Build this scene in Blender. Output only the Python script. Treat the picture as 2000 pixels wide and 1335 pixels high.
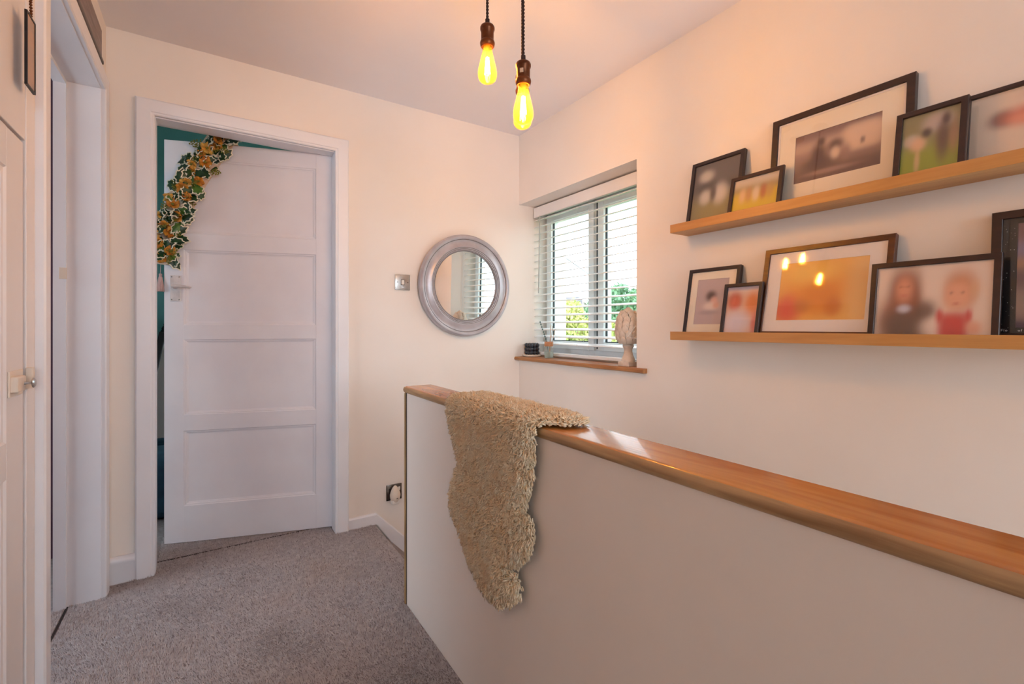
import bpy, bmesh, math, random
import numpy as np
from mathutils import Matrix, Vector

for o in list(bpy.data.objects):
    bpy.data.objects.remove(o, do_unlink=True)
SC = bpy.context.scene
COL = SC.collection
random.seed(7)
RNG = np.random.default_rng(11)
PI = math.pi

# ------------------------------------------------------------------ camera, world, light, exposure
CAM_H, YAW, FPX, HOR = 1.08, 33.0, 915.9, 637.5
cam = bpy.data.cameras.new('camera')
cam.sensor_width = 36.0
cam.lens = 36.0 * FPX / 2000.0
cam.shift_y = -(667.5 - HOR) / 2000.0
cam.clip_start = 0.01
cam.clip_end = 300
cam_o = bpy.data.objects.new('camera', cam)
cam_o.location = (0, 0, CAM_H)
cam_o.rotation_euler = (PI / 2, 0, -math.radians(YAW))
COL.objects.link(cam_o)
SC.camera = cam_o

WORLD_STRENGTH = 4.5
world = bpy.data.worlds.new('sky')
SC.world = world
world.use_nodes = True
wn = world.node_tree.nodes
bg = wn.get('Background') or wn.new('ShaderNodeBackground')
bg.inputs['Color'].default_value = (0.80, 0.91, 1.0, 1)
bg.inputs['Strength'].default_value = WORLD_STRENGTH


def area_light(name, loc, rot, sx, sy, energy, color, portal=False):
    l = bpy.data.lights.new(name, 'AREA')
    l.shape = 'RECTANGLE'
    l.size, l.size_y = sx, sy
    l.energy = energy
    l.color = color
    if portal:
        l.cycles.is_portal = True
    o = bpy.data.objects.new(name, l)
    o.location = loc
    o.rotation_euler = rot
    COL.objects.link(o)
    return o


# fill light added at an unseen window behind the camera, brightening the landing
area_light('fill_light_rear', (0.45, -4.14, 1.5), (math.radians(100), 0, 0), 1.5, 1.2, 54, (0.72, 0.87, 1.0))
# daylight added at the side room's unseen window, coming through the open left doorway
area_light('daylight_side_room', (-2.36, 2.05, 1.5), (PI / 2, 0, -PI / 2), 1.3, 1.2, 12, (0.76, 0.88, 1.0))
# upward fill light added in the unseen stairwell, lifting the right wall
area_light('fill_light_stairwell', (1.24, -0.9, -2.45), (PI, 0, 0), 0.8, 1.8, 60, (0.80, 0.90, 1.0))
# sky portal in the landing window
area_light('sky_portal', (2.06, 2.06, 1.40), (PI / 2, 0, PI / 2), 1.0, 1.0, 1, (1, 1, 1), portal=True)

vs = SC.view_settings
vs.view_transform = 'Standard'
vs.look = 'None'
vs.gamma = 1.0
vs.use_curve_mapping = False
vs.exposure = 0.10
BULB_EMIT = 840.0
SC.cycles.use_adaptive_sampling = True
SC.cycles.adaptive_threshold = 0.04
SC.cycles.adaptive_min_samples = 20
SC.cycles.max_bounces = 8

# ------------------------------------------------------------------ materials


def lin(c):
    r = []
    for v in c[:3]:
        v = v / 255.0
        r.append(v / 12.92 if v <= 0.04045 else ((v + 0.055) / 1.055) ** 2.4)
    return (*r, 1.0)


def setin(n, key, val):
    if key in n.inputs:
        n.inputs[key].default_value = val


def pm(name, c1, c2=None, rough=0.6, scale=6.0, stretch=(1, 1, 1), bump=0.0, bscale=150.0,
       metal=0.0, coat=0.0, detail=4.0, lo=0.35, hi=0.65, spec=0.5, bstretch=None, dist=0.0, sheen=0.0, sss=0.0):
    m = bpy.data.materials.new(name)
    m.use_nodes = True
    nt = m.node_tree
    b = nt.nodes['Principled BSDF']
    setin(b, 'Roughness', rough)
    setin(b, 'Metallic', metal)
    setin(b, 'Coat Weight', coat)
    setin(b, 'Specular IOR Level', spec)
    setin(b, 'Sheen Weight', sheen)
    tc = nt.nodes.new('ShaderNodeTexCoord')
    c2 = c2 or c1
    mp = nt.nodes.new('ShaderNodeMapping')
    mp.inputs['Scale'].default_value = stretch
    nt.links.new(tc.outputs['Object'], mp.inputs['Vector'])
    no = nt.nodes.new('ShaderNodeTexNoise')
    no.inputs['Scale'].default_value = scale
    no.inputs['Detail'].default_value = detail
    no.inputs['Distortion'].default_value = dist
    nt.links.new(mp.outputs['Vector'], no.inputs['Vector'])
    cr = nt.nodes.new('ShaderNodeValToRGB')
    cr.color_ramp.elements[0].position = lo
    cr.color_ramp.elements[1].position = hi
    cr.color_ramp.elements[0].color = lin(c1)
    cr.color_ramp.elements[1].color = lin(c2)
    nt.links.new(no.outputs['Fac'], cr.inputs['Fac'])
    nt.links.new(cr.outputs['Color'], b.inputs['Base Color'])
    if bump > 0:
        n2 = nt.nodes.new('ShaderNodeTexNoise')
        n2.inputs['Scale'].default_value = bscale
        n2.inputs['Detail'].default_value = 3
        if bstretch:
            m2 = nt.nodes.new('ShaderNodeMapping')
            m2.inputs['Scale'].default_value = bstretch
            nt.links.new(tc.outputs['Object'], m2.inputs['Vector'])
            nt.links.new(m2.outputs['Vector'], n2.inputs['Vector'])
        else:
            nt.links.new(tc.outputs['Object'], n2.inputs['Vector'])
        bp = nt.nodes.new('ShaderNodeBump')
        bp.inputs['Strength'].default_value = bump
        bp.inputs['Distance'].default_value = 0.002
        nt.links.new(n2.outputs['Fac'], bp.inputs['Height'])
        nt.links.new(bp.outputs['Normal'], b.inputs['Normal'])
    return m


def glassmat(name, tint=(1, 1, 1), rough=0.0, ior=1.45, milky=0.0, milkcol=(1, 1, 1)):
    """thin clear pane: tinted transparency plus fresnel gloss, optionally a translucent coating"""
    m = bpy.data.materials.new(name)
    m.use_nodes = True
    nt = m.node_tree
    for n in list(nt.nodes):
        nt.nodes.remove(n)
    out = nt.nodes.new('ShaderNodeOutputMaterial')
    tr = nt.nodes.new('ShaderNodeBsdfTransparent')
    tr.inputs['Color'].default_value = (*tint, 1)
    gl = nt.nodes.new('ShaderNodeBsdfGlossy')
    gl.inputs['Roughness'].default_value = rough
    # Schlick reflectance, the same from both sides of the sheet
    lw = nt.nodes.new('ShaderNodeLayerWeight')
    lw.inputs['Blend'].default_value = 0.5
    pw = nt.nodes.new('ShaderNodeMath'); pw.operation = 'POWER'
    pw.inputs[1].default_value = 5.0
    nt.links.new(lw.outputs['Facing'], pw.inputs[0])
    f0 = ((ior - 1) / (ior + 1)) ** 2
    fr = nt.nodes.new('ShaderNodeMath'); fr.operation = 'MULTIPLY_ADD'
    fr.inputs[1].default_value = 1 - f0
    fr.inputs[2].default_value = f0
    nt.links.new(pw.outputs[0], fr.inputs[0])
    base = tr
    if milky > 0:
        tl = nt.nodes.new('ShaderNodeBsdfTranslucent')
        tl.inputs['Color'].default_value = (*milkcol, 1)
        mx0 = nt.nodes.new('ShaderNodeMixShader')
        mx0.inputs['Fac'].default_value = milky
        nt.links.new(tr.outputs[0], mx0.inputs[1])
        nt.links.new(tl.outputs[0], mx0.inputs[2])
        base = mx0
    mx = nt.nodes.new('ShaderNodeMixShader')
    nt.links.new(fr.outputs[0], mx.inputs['Fac'])
    nt.links.new(base.outputs[0], mx.inputs[1])
    nt.links.new(gl.outputs[0], mx.inputs[2])
    nt.links.new(mx.outputs[0], out.inputs['Surface'])
    return m


def emitmat(name, col, strength):
    m = bpy.data.materials.new(name)
    m.use_nodes = True
    b = m.node_tree.nodes['Principled BSDF']
    setin(b, 'Base Color', (*col, 1))
    setin(b, 'Emission Color', (*col, 1))
    setin(b, 'Emission Strength', strength)
    return m


def vcolmat(name, rough=0.5):
    m = bpy.data.materials.new(name)
    m.use_nodes = True
    nt = m.node_tree
    b = nt.nodes['Principled BSDF']
    setin(b, 'Roughness', rough)
    a = nt.nodes.new('ShaderNodeVertexColor')
    a.layer_name = 'print'
    nt.links.new(a.outputs['Color'], b.inputs['Base Color'])
    return m


M = {}
M['wall'] = pm('wall_paint', (239, 228, 218), (243, 233, 224), 0.75, 2.0, bump=0.12, bscale=60)
M['ceil'] = pm('ceiling_paint', (240, 234, 236), (244, 239, 240), 0.8, 1.5, bump=0.1, bscale=45)
M['gloss'] = pm('white_gloss_paint', (232, 229, 233), (238, 235, 238), 0.38, 3.0, bump=0.06, bscale=40)
M['doorpaint'] = pm('door_paint', (226, 221, 226), (233, 229, 233), 0.42, 3.5, bump=0.08, bscale=55)
M['cuppaint'] = pm('cupboard_paint', (232, 224, 222), (238, 231, 229), 0.42, 3.0, bump=0.06, bscale=50)
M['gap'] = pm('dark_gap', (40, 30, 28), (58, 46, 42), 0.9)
M['carpet'] = pm('carpet_back', (138, 126, 125), (160, 148, 146), 0.95, 40, bump=0.5, bscale=300)
M['pile'] = pm('carpet_pile', (172, 161, 162), (208, 198, 197), 0.95, 50.0, detail=8, lo=0.3, hi=0.7, sheen=0.2)
M['teal'] = pm('teal_paint', (96, 152, 152), (104, 160, 160), 0.7, 3)
M['purple'] = pm('purple_paint', (98, 66, 88), (108, 74, 96), 0.7, 3)
M['captop'] = pm('varnished_pine', (208, 142, 74), (168, 96, 40), 0.24, 3.0, stretch=(9, 0.9, 9), detail=6, lo=0.3, hi=0.72,
                 bump=0.05, bscale=60, bstretch=(4, .3, 4), coat=0.3, dist=0.8)
M['capedge'] = pm('worn_pine_edge', (200, 164, 120), (146, 108, 72), 0.5, 4.0, stretch=(6, 1.2, 20), detail=7, lo=0.3, hi=0.7, bump=0.15, bscale=70, dist=0.6)
M['oak'] = pm('oak_veneer', (206, 152, 90), (190, 132, 72), 0.42, 5.0, stretch=(12, 0.8, 12), detail=6, lo=0.3, hi=0.7, bump=0.05, bscale=80, bstretch=(5, .3, 5), dist=0.5)
M['sillwood'] = pm('rustic_oak', (190, 132, 78), (140, 86, 44), 0.4, 4.0, stretch=(14, 1.2, 14), detail=7, lo=0.25, hi=0.75, bump=0.2, bscale=50, bstretch=(3, .5, 3), dist=0.7)
M['stile'] = pm('worn_trim_wood', (186, 154, 108), (120, 88, 56), 0.6, 5.0, stretch=(8, 8, 1.0), detail=7, lo=0.3, hi=0.75, bump=0.2, bscale=60)
M['framebrown'] = pm('dark_walnut_frame', (58, 34, 26), (44, 26, 20), 0.35, 6, stretch=(2, 8, 8), detail=5)
M['frameblack'] = pm('black_brown_frame', (46, 32, 32), (36, 25, 26), 0.35, 6)
M['framered'] = pm('mahogany_frame', (96, 48, 18), (70, 34, 14), 0.33, 6, stretch=(2, 10, 10), detail=5)
M['mount'] = pm('cream_mount', (240, 228, 210), (244, 233, 216), 0.8, 4)
M['mountwhite'] = pm('white_mount', (238, 228, 224), (242, 233, 229), 0.8, 4)
M['mountblack'] = pm('black_print', (14, 12, 14), (20, 17, 19), 0.5, 4)
M['print'] = vcolmat('photo_print')
M['picglass'] = glassmat('picture_glass', (1, 1, 1), 0.02)
M['picglass_soft'] = glassmat('picture_glass_soft', (1, 1, 1), 0.045)
M['paneglass'] = glassmat('window_glass', (0.97, 0.99, 0.98), 0.0)
M['upvc'] = pm('white_upvc', (232, 236, 238), (238, 241, 243), 0.3, 3)
M['gasket'] = pm('black_gasket', (34, 40, 46), (44, 50, 56), 0.6, 10)
M['blind'] = pm('white_blind_slat', (236, 238, 240), (242, 243, 244), 0.35, 2)
M['valance'] = pm('white_valance', (238, 232, 230), (243, 238, 236), 0.4, 2)
M['cordwhite'] = pm('white_cord', (238, 238, 236), (228, 228, 226), 0.7, 50)
M['wand'] = pm('grey_wand', (170, 168, 162), (182, 180, 174), 0.3, 20)
M['mirrorframe'] = pm('silver_grey_frame', (190, 184, 188), (168, 160, 164), 0.3, 9, metal=0.25, stretch=(1, 1, 1), detail=6)
M['mirror'] = pm('mirror_silver', (244, 246, 246), None, 0.0, 1, metal=1.0)
M['chrome'] = pm('brushed_chrome', (196, 194, 192), (180, 178, 177), 0.22, 30, metal=1.0)
M['darkchrome'] = pm('black_nickel', (120, 110, 104), (90, 82, 78), 0.2, 20, metal=1.0)
M['plastic'] = pm('white_plastic', (238, 230, 222), (232, 224, 216), 0.35, 5)
M['cream'] = pm('cream_plastic', (232, 214, 196), (226, 208, 190), 0.4, 6)
M['paintmetal'] = pm('painted_handle', (224, 214, 212), (204, 194, 192), 0.3, 30)
M['bronze'] = pm('copper_bronze', (116, 66, 36), (84, 46, 26), 0.34, 12, metal=0.75)
M['cord'] = pm('brown_fabric_cord', (60, 36, 32), (40, 24, 22), 0.8, 300, bump=0.4, bscale=900)
M['sticker'] = pm('paper_sticker', (226, 190, 160), (206, 168, 140), 0.7, 200)
M['bulbglass'] = glassmat('amber_bulb_glass', (1.0, 0.80, 0.30), 0.02, 1.35, 0.10, (1.0, 0.66, 0.08))
M['filament'] = emitmat('filament_glow', (1.0, 0.50, 0.17), BULB_EMIT)
M['wool'] = pm('sheep_wool', (255, 238, 210), (252, 224, 186), 0.95, 30, detail=5, spec=0.2)
M['hide'] = pm('sheep_hide', (252, 232, 196), (246, 218, 174), 0.95, 60, bump=1.0, bscale=140)
M['leafdark'] = pm('leaf_dark_green', (18, 44, 26), (34, 70, 30), 0.45, 40)
M['leafgreen'] = pm('leaf_mid_green', (50, 92, 34), (84, 120, 40), 0.45, 40)
M['leafcream'] = pm('leaf_cream_edge', (236, 228, 206), (224, 214, 188), 0.5, 40)
M['petal'] = pm('mustard_petal', (206, 140, 40), (168, 96, 24), 0.6, 30, detail=6)
M['petalpale'] = pm('pale_gold_petal', (224, 176, 84), (196, 136, 50), 0.6, 30, detail=6)
M['sprig'] = pm('olive_sprig', (136, 126, 38), (104, 110, 40), 0.6, 60)
M['ribbon'] = pm('peach_ribbon', (234, 204, 178), (224, 190, 164), 0.5, 8)
M['tassel'] = pm('pink_tassel', (206, 176, 172), (184, 152, 152), 0.8, 200, stretch=(1, 1, .1))
M['stone'] = pm('cream_resin', (226, 208, 192), (204, 184, 166), 0.6, 25, detail=6, bump=0.15, bscale=80)
M['candle'] = pm('charcoal_wax', (56, 60, 70), (42, 45, 54), 0.4, 12)
M['dish'] = pm('cream_ceramic', (236, 226, 212), (228, 216, 202), 0.35, 6)
M['collar'] = pm('cork_collar', (206, 146, 104), (188, 126, 86), 0.6, 40)
M['bottle'] = glassmat('reed_bottle_glass', (0.93, 0.97, 0.96), 0.02, 1.4, 0.22, (0.95, 0.98, 0.97))
M['liquid'] = glassmat('pale_oil', (0.86, 0.95, 0.93), 0.05, 1.3, 0.45, (0.92, 0.98, 0.96))
M['reed'] = pm('rattan_reed', (206, 156, 92), (184, 134, 76), 0.7, 80)
M['eucal'] = pm('eucalyptus_leaf', (52, 88, 82), (70, 108, 98), 0.6, 60)
M['greywood'] = pm('grey_washed_wood', (150, 132, 126), (124, 108, 104), 0.6, 6, stretch=(4, 1, 12), detail=6)
M['greydark'] = pm('dark_grey_moulding', (104, 94, 90), (88, 80, 76), 0.5, 10)
M['blackmetal'] = pm('black_metal', (24, 18, 18), (32, 24, 24), 0.4, 30, metal=0.4)
M['print_warm'] = pm('warm_grey_print', (186, 150, 126), (170, 146, 132), 0.4, 20, stretch=(1, 1, 2))
M['tree'] = pm('tree_leaves', (120, 150, 84), (150, 174, 100), 0.8, 0.7)
M['tree2'] = pm('pale_hedge_leaves', (182, 196, 112), (216, 214, 138), 0.8, 0.8)
M['conifer'] = pm('conifer_leaves', (104, 146, 112), (134, 172, 130), 0.8, 0.8)
M['bark'] = pm('bark', (84, 66, 52), (64, 50, 40), 0.9, 6)
M['roof'] = pm('slate_roof', (120, 116, 122), (104, 100, 106), 0.8, 3, stretch=(1, 1, 8))
M['brick'] = pm('pale_brick', (190, 140, 116), (170, 122, 100), 0.85, 8)
M['render'] = pm('house_render', (214, 206, 196), (204, 196, 186), 0.8, 2)
M['grass'] = pm('lawn', (96, 118, 56), (116, 134, 66), 0.95, 1.5)
M['bedblue'] = pm('blue_bedding', (44, 84, 104), (36, 68, 88), 0.85, 12, bump=0.3, bscale=60)
M['darkwood'] = pm('dark_furniture', (24, 22, 24), (34, 30, 32), 0.5, 10)

# ------------------------------------------------------------------ mesh helpers
MW = {}


class MB:
    def __init__(self):
        self.v, self.f, self.mi = [], [], []

    def add(self, verts, faces, mi=0):
        n = len(self.v)
        self.v += [tuple(p) for p in verts]
        self.f += [tuple(i + n for i in fc) for fc in faces]
        self.mi += [mi] * len(faces)
        return self

    def box(self, x0, x1, y0, y1, z0, z1, mi=0):
        v = [(x0, y0, z0), (x1, y0, z0), (x1, y1, z0), (x0, y1, z0), (x0, y0, z1), (x1, y0, z1), (x1, y1, z1), (x0, y1, z1)]
        return self.add(v, [(0, 3, 2, 1), (4, 5, 6, 7), (0, 1, 5, 4), (1, 2, 6, 5), (2, 3, 7, 6), (3, 0, 4, 7)], mi)

    def bbox(self, x0, x1, y0, y1, z0, z1, b=0.003, seg=2, mi=0):
        bm = bmesh.new()
        bmesh.ops.create_cube(bm, size=1)
        for v in bm.verts:
            v.co = Vector(((x0 + x1) / 2 + v.co.x * (x1 - x0), (y0 + y1) / 2 + v.co.y * (y1 - y0), (z0 + z1) / 2 + v.co.z * (z1 - z0)))
        bmesh.ops.bevel(bm, geom=bm.edges[:], offset=b, segments=seg, affect='EDGES', profile=0.5)
        self.frombm(bm, mi)
        return self

    def frombm(self, bm, mi=0, mat=None):
        bm.verts.ensure_lookup_table()
        vs_ = [(mat @ v.co if mat else v.co)[:] for v in bm.verts]
        fs = [tuple(v.index for v in f.verts) for f in bm.faces]
        bm.free()
        return self.add(vs_, fs, mi)

    def lathe(self, prof, n=32, c=(0, 0, 0), axis='z', mi=0, capa=False, capb=False):
        vs_, fs = [], []
        for (r, h) in prof:
            for i in range(n):
                a = 2 * PI * i / n
                x, y = r * math.cos(a), r * math.sin(a)
                if axis == 'z':
                    p = (c[0] + x, c[1] + y, c[2] + h)
                elif axis == 'y':
                    p = (c[0] + x, c[1] + h, c[2] + y)
                else:
                    p = (c[0] + h, c[1] + x, c[2] + y)
                vs_.append(p)
        for k in range(len(prof) - 1):
            for i in range(n):
                j = (i + 1) % n
                fs.append((k * n + i, k * n + j, (k + 1) * n + j, (k + 1) * n + i))
        if capa:
            fs.append(tuple(range(n))[::-1])
        if capb:
            fs.append(tuple((len(prof) - 1) * n + i for i in range(n)))
        return self.add(vs_, fs, mi)

    def tube(self, pts, r, n=8, mi=0, cap=True):
        pts = [Vector(p) for p in pts]
        rs = r if isinstance(r, (list, tuple)) else [r] * len(pts)
        vs_, fs = [], []
        up = Vector((0.13, 0.31, 1)).normalized()
        for k, p in enumerate(pts):
            t = (pts[min(k + 1, len(pts) - 1)] - pts[max(k - 1, 0)])
            t = t.normalized() if t.length > 1e-9 else Vector((0, 0, 1))
            a = t.cross(up)
            if a.length < 1e-3:
                a = t.cross(Vector((1, 0, 0)))
            a.normalize()
            b = t.cross(a)
            for i in range(n):
                q = 2 * PI * i / n
                vs_.append(p + (a * math.cos(q) + b * math.sin(q)) * rs[k])
        for k in range(len(pts) - 1):
            for i in range(n):
                j = (i + 1) % n
                fs.append((k * n + i, k * n + j, (k + 1) * n + j, (k + 1) * n + i))
        if cap:
            fs.append(tuple(range(n))[::-1])
            fs.append(tuple((len(pts) - 1) * n + i for i in range(n)))
        return self.add(vs_, fs, mi)

    def prism(self, poly, h0, h1, axis='z', mi=0):
        """poly: 2D points; axis is the extrusion axis (y: poly=(x,z); x: poly=(y,z); z: poly=(x,y))"""
        n = len(poly)

        def P(p, h):
            return (p[0], p[1], h) if axis == 'z' else ((p[0], h, p[1]) if axis == 'y' else (h, p[0], p[1]))
        vs_ = [P(p, h0) for p in poly] + [P(p, h1) for p in poly]
        fs = [tuple(range(n))[::-1], tuple(range(n, 2 * n))]
        fs += [(i, (i + 1) % n, n + (i + 1) % n, n + i) for i in range(n)]
        return self.add(vs_, fs, mi)

    def sphere(self, c, r, u=14, v=9, mi=0, s=(1, 1, 1)):
        bm = bmesh.new()
        bmesh.ops.create_uvsphere(bm, u_segments=u, v_segments=v, radius=r)
        return self.frombm(bm, mi, Matrix.Translation(c) @ Matrix.Diagonal((*s, 1)))

    def xf(self, mat):
        self.v = [tuple(mat @ Vector(p)) for p in self.v]
        return self


def mesh_from(mb, name, mats, smooth=False, recalc=True):
    me = bpy.data.meshes.new(name)
    me.from_pydata(mb.v, [], mb.f)
    if recalc:
        bm = bmesh.new()
        bm.from_mesh(me)
        bmesh.ops.recalc_face_normals(bm, faces=bm.faces[:])
        bm.to_mesh(me)
        bm.free()
    for m in (mats if isinstance(mats, (list, tuple)) else [mats]):
        me.materials.append(m)
    if isinstance(mats, (list, tuple)) and len(mats) > 1:
        me.polygons.foreach_set('material_index', mb.mi)
    if smooth:
        me.polygons.foreach_set('use_smooth', [True] * len(me.polygons))
        try:
            me.set_sharp_from_angle(angle=math.radians(38 if smooth is True else smooth))
        except Exception:
            pass
    me.update()
    return me


def tag(o, label=None, cat=None, group=None, kind=None):
    if label:
        o['label'] = label
    if cat:
        o['category'] = cat
    if group:
        o['group'] = group
    if kind:
        o['kind'] = kind
    return o


def obj(name, mb, mats, parent=None, smooth=False, world=True, recalc=True):
    """one mesh object; with world=True the builder's coordinates are world ones and are moved into the parent's frame"""
    if isinstance(mb, MB):
        if parent is not None and world:
            inv = MW[parent.name].inverted()
            mb.xf(inv)
        me = mesh_from(mb, name, mats, smooth, recalc)
    else:
        me = mb
    o = bpy.data.objects.new(name, me)
    COL.objects.link(o)
    if parent is not None:
        o.parent = parent
        MW[o.name] = MW[parent.name]
    else:
        MW[o.name] = Matrix.Identity(4)
    return o


def thing(name, label, cat, loc=(0, 0, 0), mat=None, group=None, kind=None):
    o = bpy.data.objects.new(name, None)
    o.empty_display_size = 0.05
    COL.objects.link(o)
    m = mat if mat is not None else Matrix.Translation(loc)
    o.matrix_world = m
    MW[o.name] = m.copy()
    return tag(o, label, cat, group, kind)


def struct(name, mb, mats, label, cat, smooth=False):
    o = obj(name, mb, mats, None, smooth)
    return tag(o, label, cat, None, 'structure')


# ------------------------------------------------------------------ key dimensions (metres)
YA, XB, XC, CE = 2.5655, 1.7211, -0.3555, 2.3335
YR = -4.00           # rear wall of the landing
LOW = -2.65          # bottom of the stairwell
XP, XPB, YP = 0.6495, 0.759, 1.752   # stair parapet: face, back, free end
WY0, WY1, WZ0, WZ1 = 1.5557, YA, 0.862, 1.881   # window recess
XW = 1.95            # inner face of window frame

# ------------------------------------------------------------------ setting: walls, ceiling, floor
OX0, OX1, OZ = -0.228, 0.598, 2.03
w = MB()
w.box(XC - 0.13, OX0, YA, YA + 0.125, LOW, CE)
w.box(OX1, 2.12, YA, YA + 0.125, LOW, CE)
w.box(OX0, OX1, YA, YA + 0.125, OZ, CE)
w.box(OX0, OX1, YA, YA + 0.125, LOW, -0.3)
struct('wall_back', w, M['wall'], 'cream painted wall with the panelled door and round mirror', 'wall')
w = MB()
w.box(XB, XB + 0.32, YR - 0.12, WY0, LOW, CE)
w.box(XB, XB + 0.32, WY0, WY1, LOW, WZ0)
w.box(XB, XB + 0.32, WY0, WY1, WZ1, CE)
struct('wall_right', w, M['wall'], 'cream painted wall carrying the two picture shelves and the window recess', 'wall')
DY0, DY1, DZ = 1.663, 2.444, 2.022     # clear opening of the left doorway
w = MB()
w.box(XC - 0.13, XC, DY1 + 0.03, YA, -0.2, CE)
w.box(XC - 0.13, XC, DY0 - 0.03, DY1 + 0.03, DZ + 0.03, CE)
w.box(XC - 0.13, XC, 1.588, DY0 - 0.03, -0.2, CE)
w.box(XC - 0.13, XC - 0.045, -0.30, 1.588, -0.2, CE)
w.box(XC - 0.13, XC, -0.30, 0.70, -0.2, CE)
w.box(XC - 0.13, XC, YR - 0.12, -0.30, -0.2, CE)
struct('wall_left', w, M['wall'], 'cream painted wall at the far left with an open doorway', 'wall')
w = MB()
w.box(XC, -0.22, YR - 0.12, YR, LOW, CE)
w.box(1.32, XB, YR - 0.12, YR, LOW, CE)
w.box(-0.22, 1.32, YR - 0.12, YR, LOW, 0.88)  # opening above is unseen, added to let fill light in
w.box(-0.22, 1.32, YR - 0.12, YR, 2.12, CE)
struct('wall_rear', w, M['wall'], 'plain wall behind the camera with a wide window opening added for fill light', 'wall')
c = MB()
c.box(XC - 0.13, XB + 0.32, YR - 0.12, YA + 0.125, CE, CE + 0.12)
struct('ceiling', c, M['ceil'], 'pale mauve-white plaster ceiling', 'ceiling')

# landing floor with a rounded carpeted nosing where the stairs go down
f = MB()
NX = 0.748
f.box(XC - 0.28, NX, YR - 0.1, YA + 0.118, -0.22, 0)
prof = [(NX, 0.0)] + [(NX + 0.03 * math.sin(a), -0.03 + 0.03 * math.cos(a)) for a in [PI / 2 * k / 6 for k in range(1, 7)]] + [(NX + 0.06, -0.062), (NX + 0.20, -0.21), (NX, -0.21)]
f.prism(prof, YP - 0.1, YA, 'y')
floor = struct('floor', f, M['carpet'], 'grey twist pile carpet covering the landing', 'floor')
# lower steps in the stairwell (winder platform, then flights going down beneath the camera side)
st = MB()
st.box(NX + 0.01, XB, 1.60, YA, -0.42, -0.2)
for k in range(9):
    y1 = 1.60 - 0.23 * k
    z = -0.2 - 0.2 * (k + 1)
    st.box(XPB, XB, y1 - 0.23, y1 + 0.02, z - 0.2, z)
st.box(XPB, XB, YR, -0.47, LOW, LOW + 0.05)
struct('floor_stairs', st, M['carpet'], 'grey carpeted steps going down behind the parapet', 'stairs')


def blades(P, L, lean, width, az, rng):
    """three-sided carpet tufts as one numpy mesh"""
    n = len(P)
    a = rng.uniform(0, 2 * PI, n)
    V = np.zeros((n, 4, 3))
    for k in range(3):
        t = a + 2 * PI * k / 3
        V[:, k] = P + np.stack([np.cos(t) * width, np.sin(t) * width, np.zeros(n) - 0.001], 1)
    V[:, 3] = P + np.stack([np.cos(az) * lean, np.sin(az) * lean, L], 1)
    idx = np.arange(n)[:, None] * 4
    F = np.concatenate([idx + np.array([[0, 1, 3]]), idx + np.array([[1, 2, 3]]), idx + np.array([[2, 0, 3]])], 0)
    return V.reshape(-1, 3), F


def np_mesh(name, V, F, mat, smooth=False):
    me = bpy.data.meshes.new(name)
    k = F.shape[1]
    me.vertices.add(len(V))
    me.vertices.foreach_set('co', np.ascontiguousarray(V, dtype=np.float32).ravel())
    me.loops.add(F.size)
    me.loops.foreach_set('vertex_index', np.ascontiguousarray(F, dtype=np.int32).ravel())
    me.polygons.add(len(F))
    me.polygons.foreach_set('loop_start', np.arange(0, F.size, k, dtype=np.int32))
    me.polygons.foreach_set('loop_total', np.full(len(F), k, dtype=np.int32))
    if smooth:
        me.polygons.foreach_set('use_smooth', np.ones(len(F), dtype=bool))
    me.materials.append(mat)
    me.update(calc_edges=True)
    me.validate()
    return me


AXL0 = -0.19
N = 210000
px = RNG.uniform(XC - 0.20, NX + 0.026, N)
py = RNG.uniform(0.62, 2.98, N)
ok = ~((px > XP - 0.001) & (py < YP + 0.002))
ok &= ~((px < XC + 0.002) & ((py < DY0) | (py > DY1 - 0.002)))
ok &= ~((py > YA - 0.002) & ((px < -0.19) | (px > 0.556)))
ok &= ~((px < AXL0) & (py > YA - 0.021))
ok &= np.abs(py - 2.684) > 0.006
ok &= ~(np.abs(px + 0.452) < 0.006)
px, py = px[ok], py[ok]
pz = np.where(px > NX, -0.03 + np.sqrt(np.maximum(0.03 ** 2 - (px - NX) ** 2, 0)), 0.0)


def wob(x, y):
    return (np.sin(7 * x + 3 * y + 1) + np.sin(-5 * x + 11 * y + 2) + np.sin(17 * x + 13 * y) * 0.7 + np.sin(29 * x - 23 * y) * 0.5)


wv = wob(px, py)
az = 2.4 + 0.55 * wv + RNG.normal(0, 0.35, len(px))
ln = np.clip(RNG.normal(0.0062, 0.0020, len(px)) + 0.0014 * np.sin(35 * px + 6 * wv) * np.sin(41 * py), 0.0025, 0.011)
V, F = blades(np.stack([px, py, pz], 1), ln, RNG.uniform(0.002, 0.0085, len(px)), RNG.uniform(0.0014, 0.0030, len(px)), az, RNG)
tag(obj('carpet_pile', np_mesh('carpet_pile', V, F, M['pile']), None, floor), kind='stuff')
sm = MB()
sm.box(-0.2, 0.57, 2.681, 2.687, 0.0005, 0.003)
sm.box(-0.456, -0.449, DY0, DY1, 0.0005, 0.003)
obj('carpet_seam', sm, M['gap'], floor)

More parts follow.
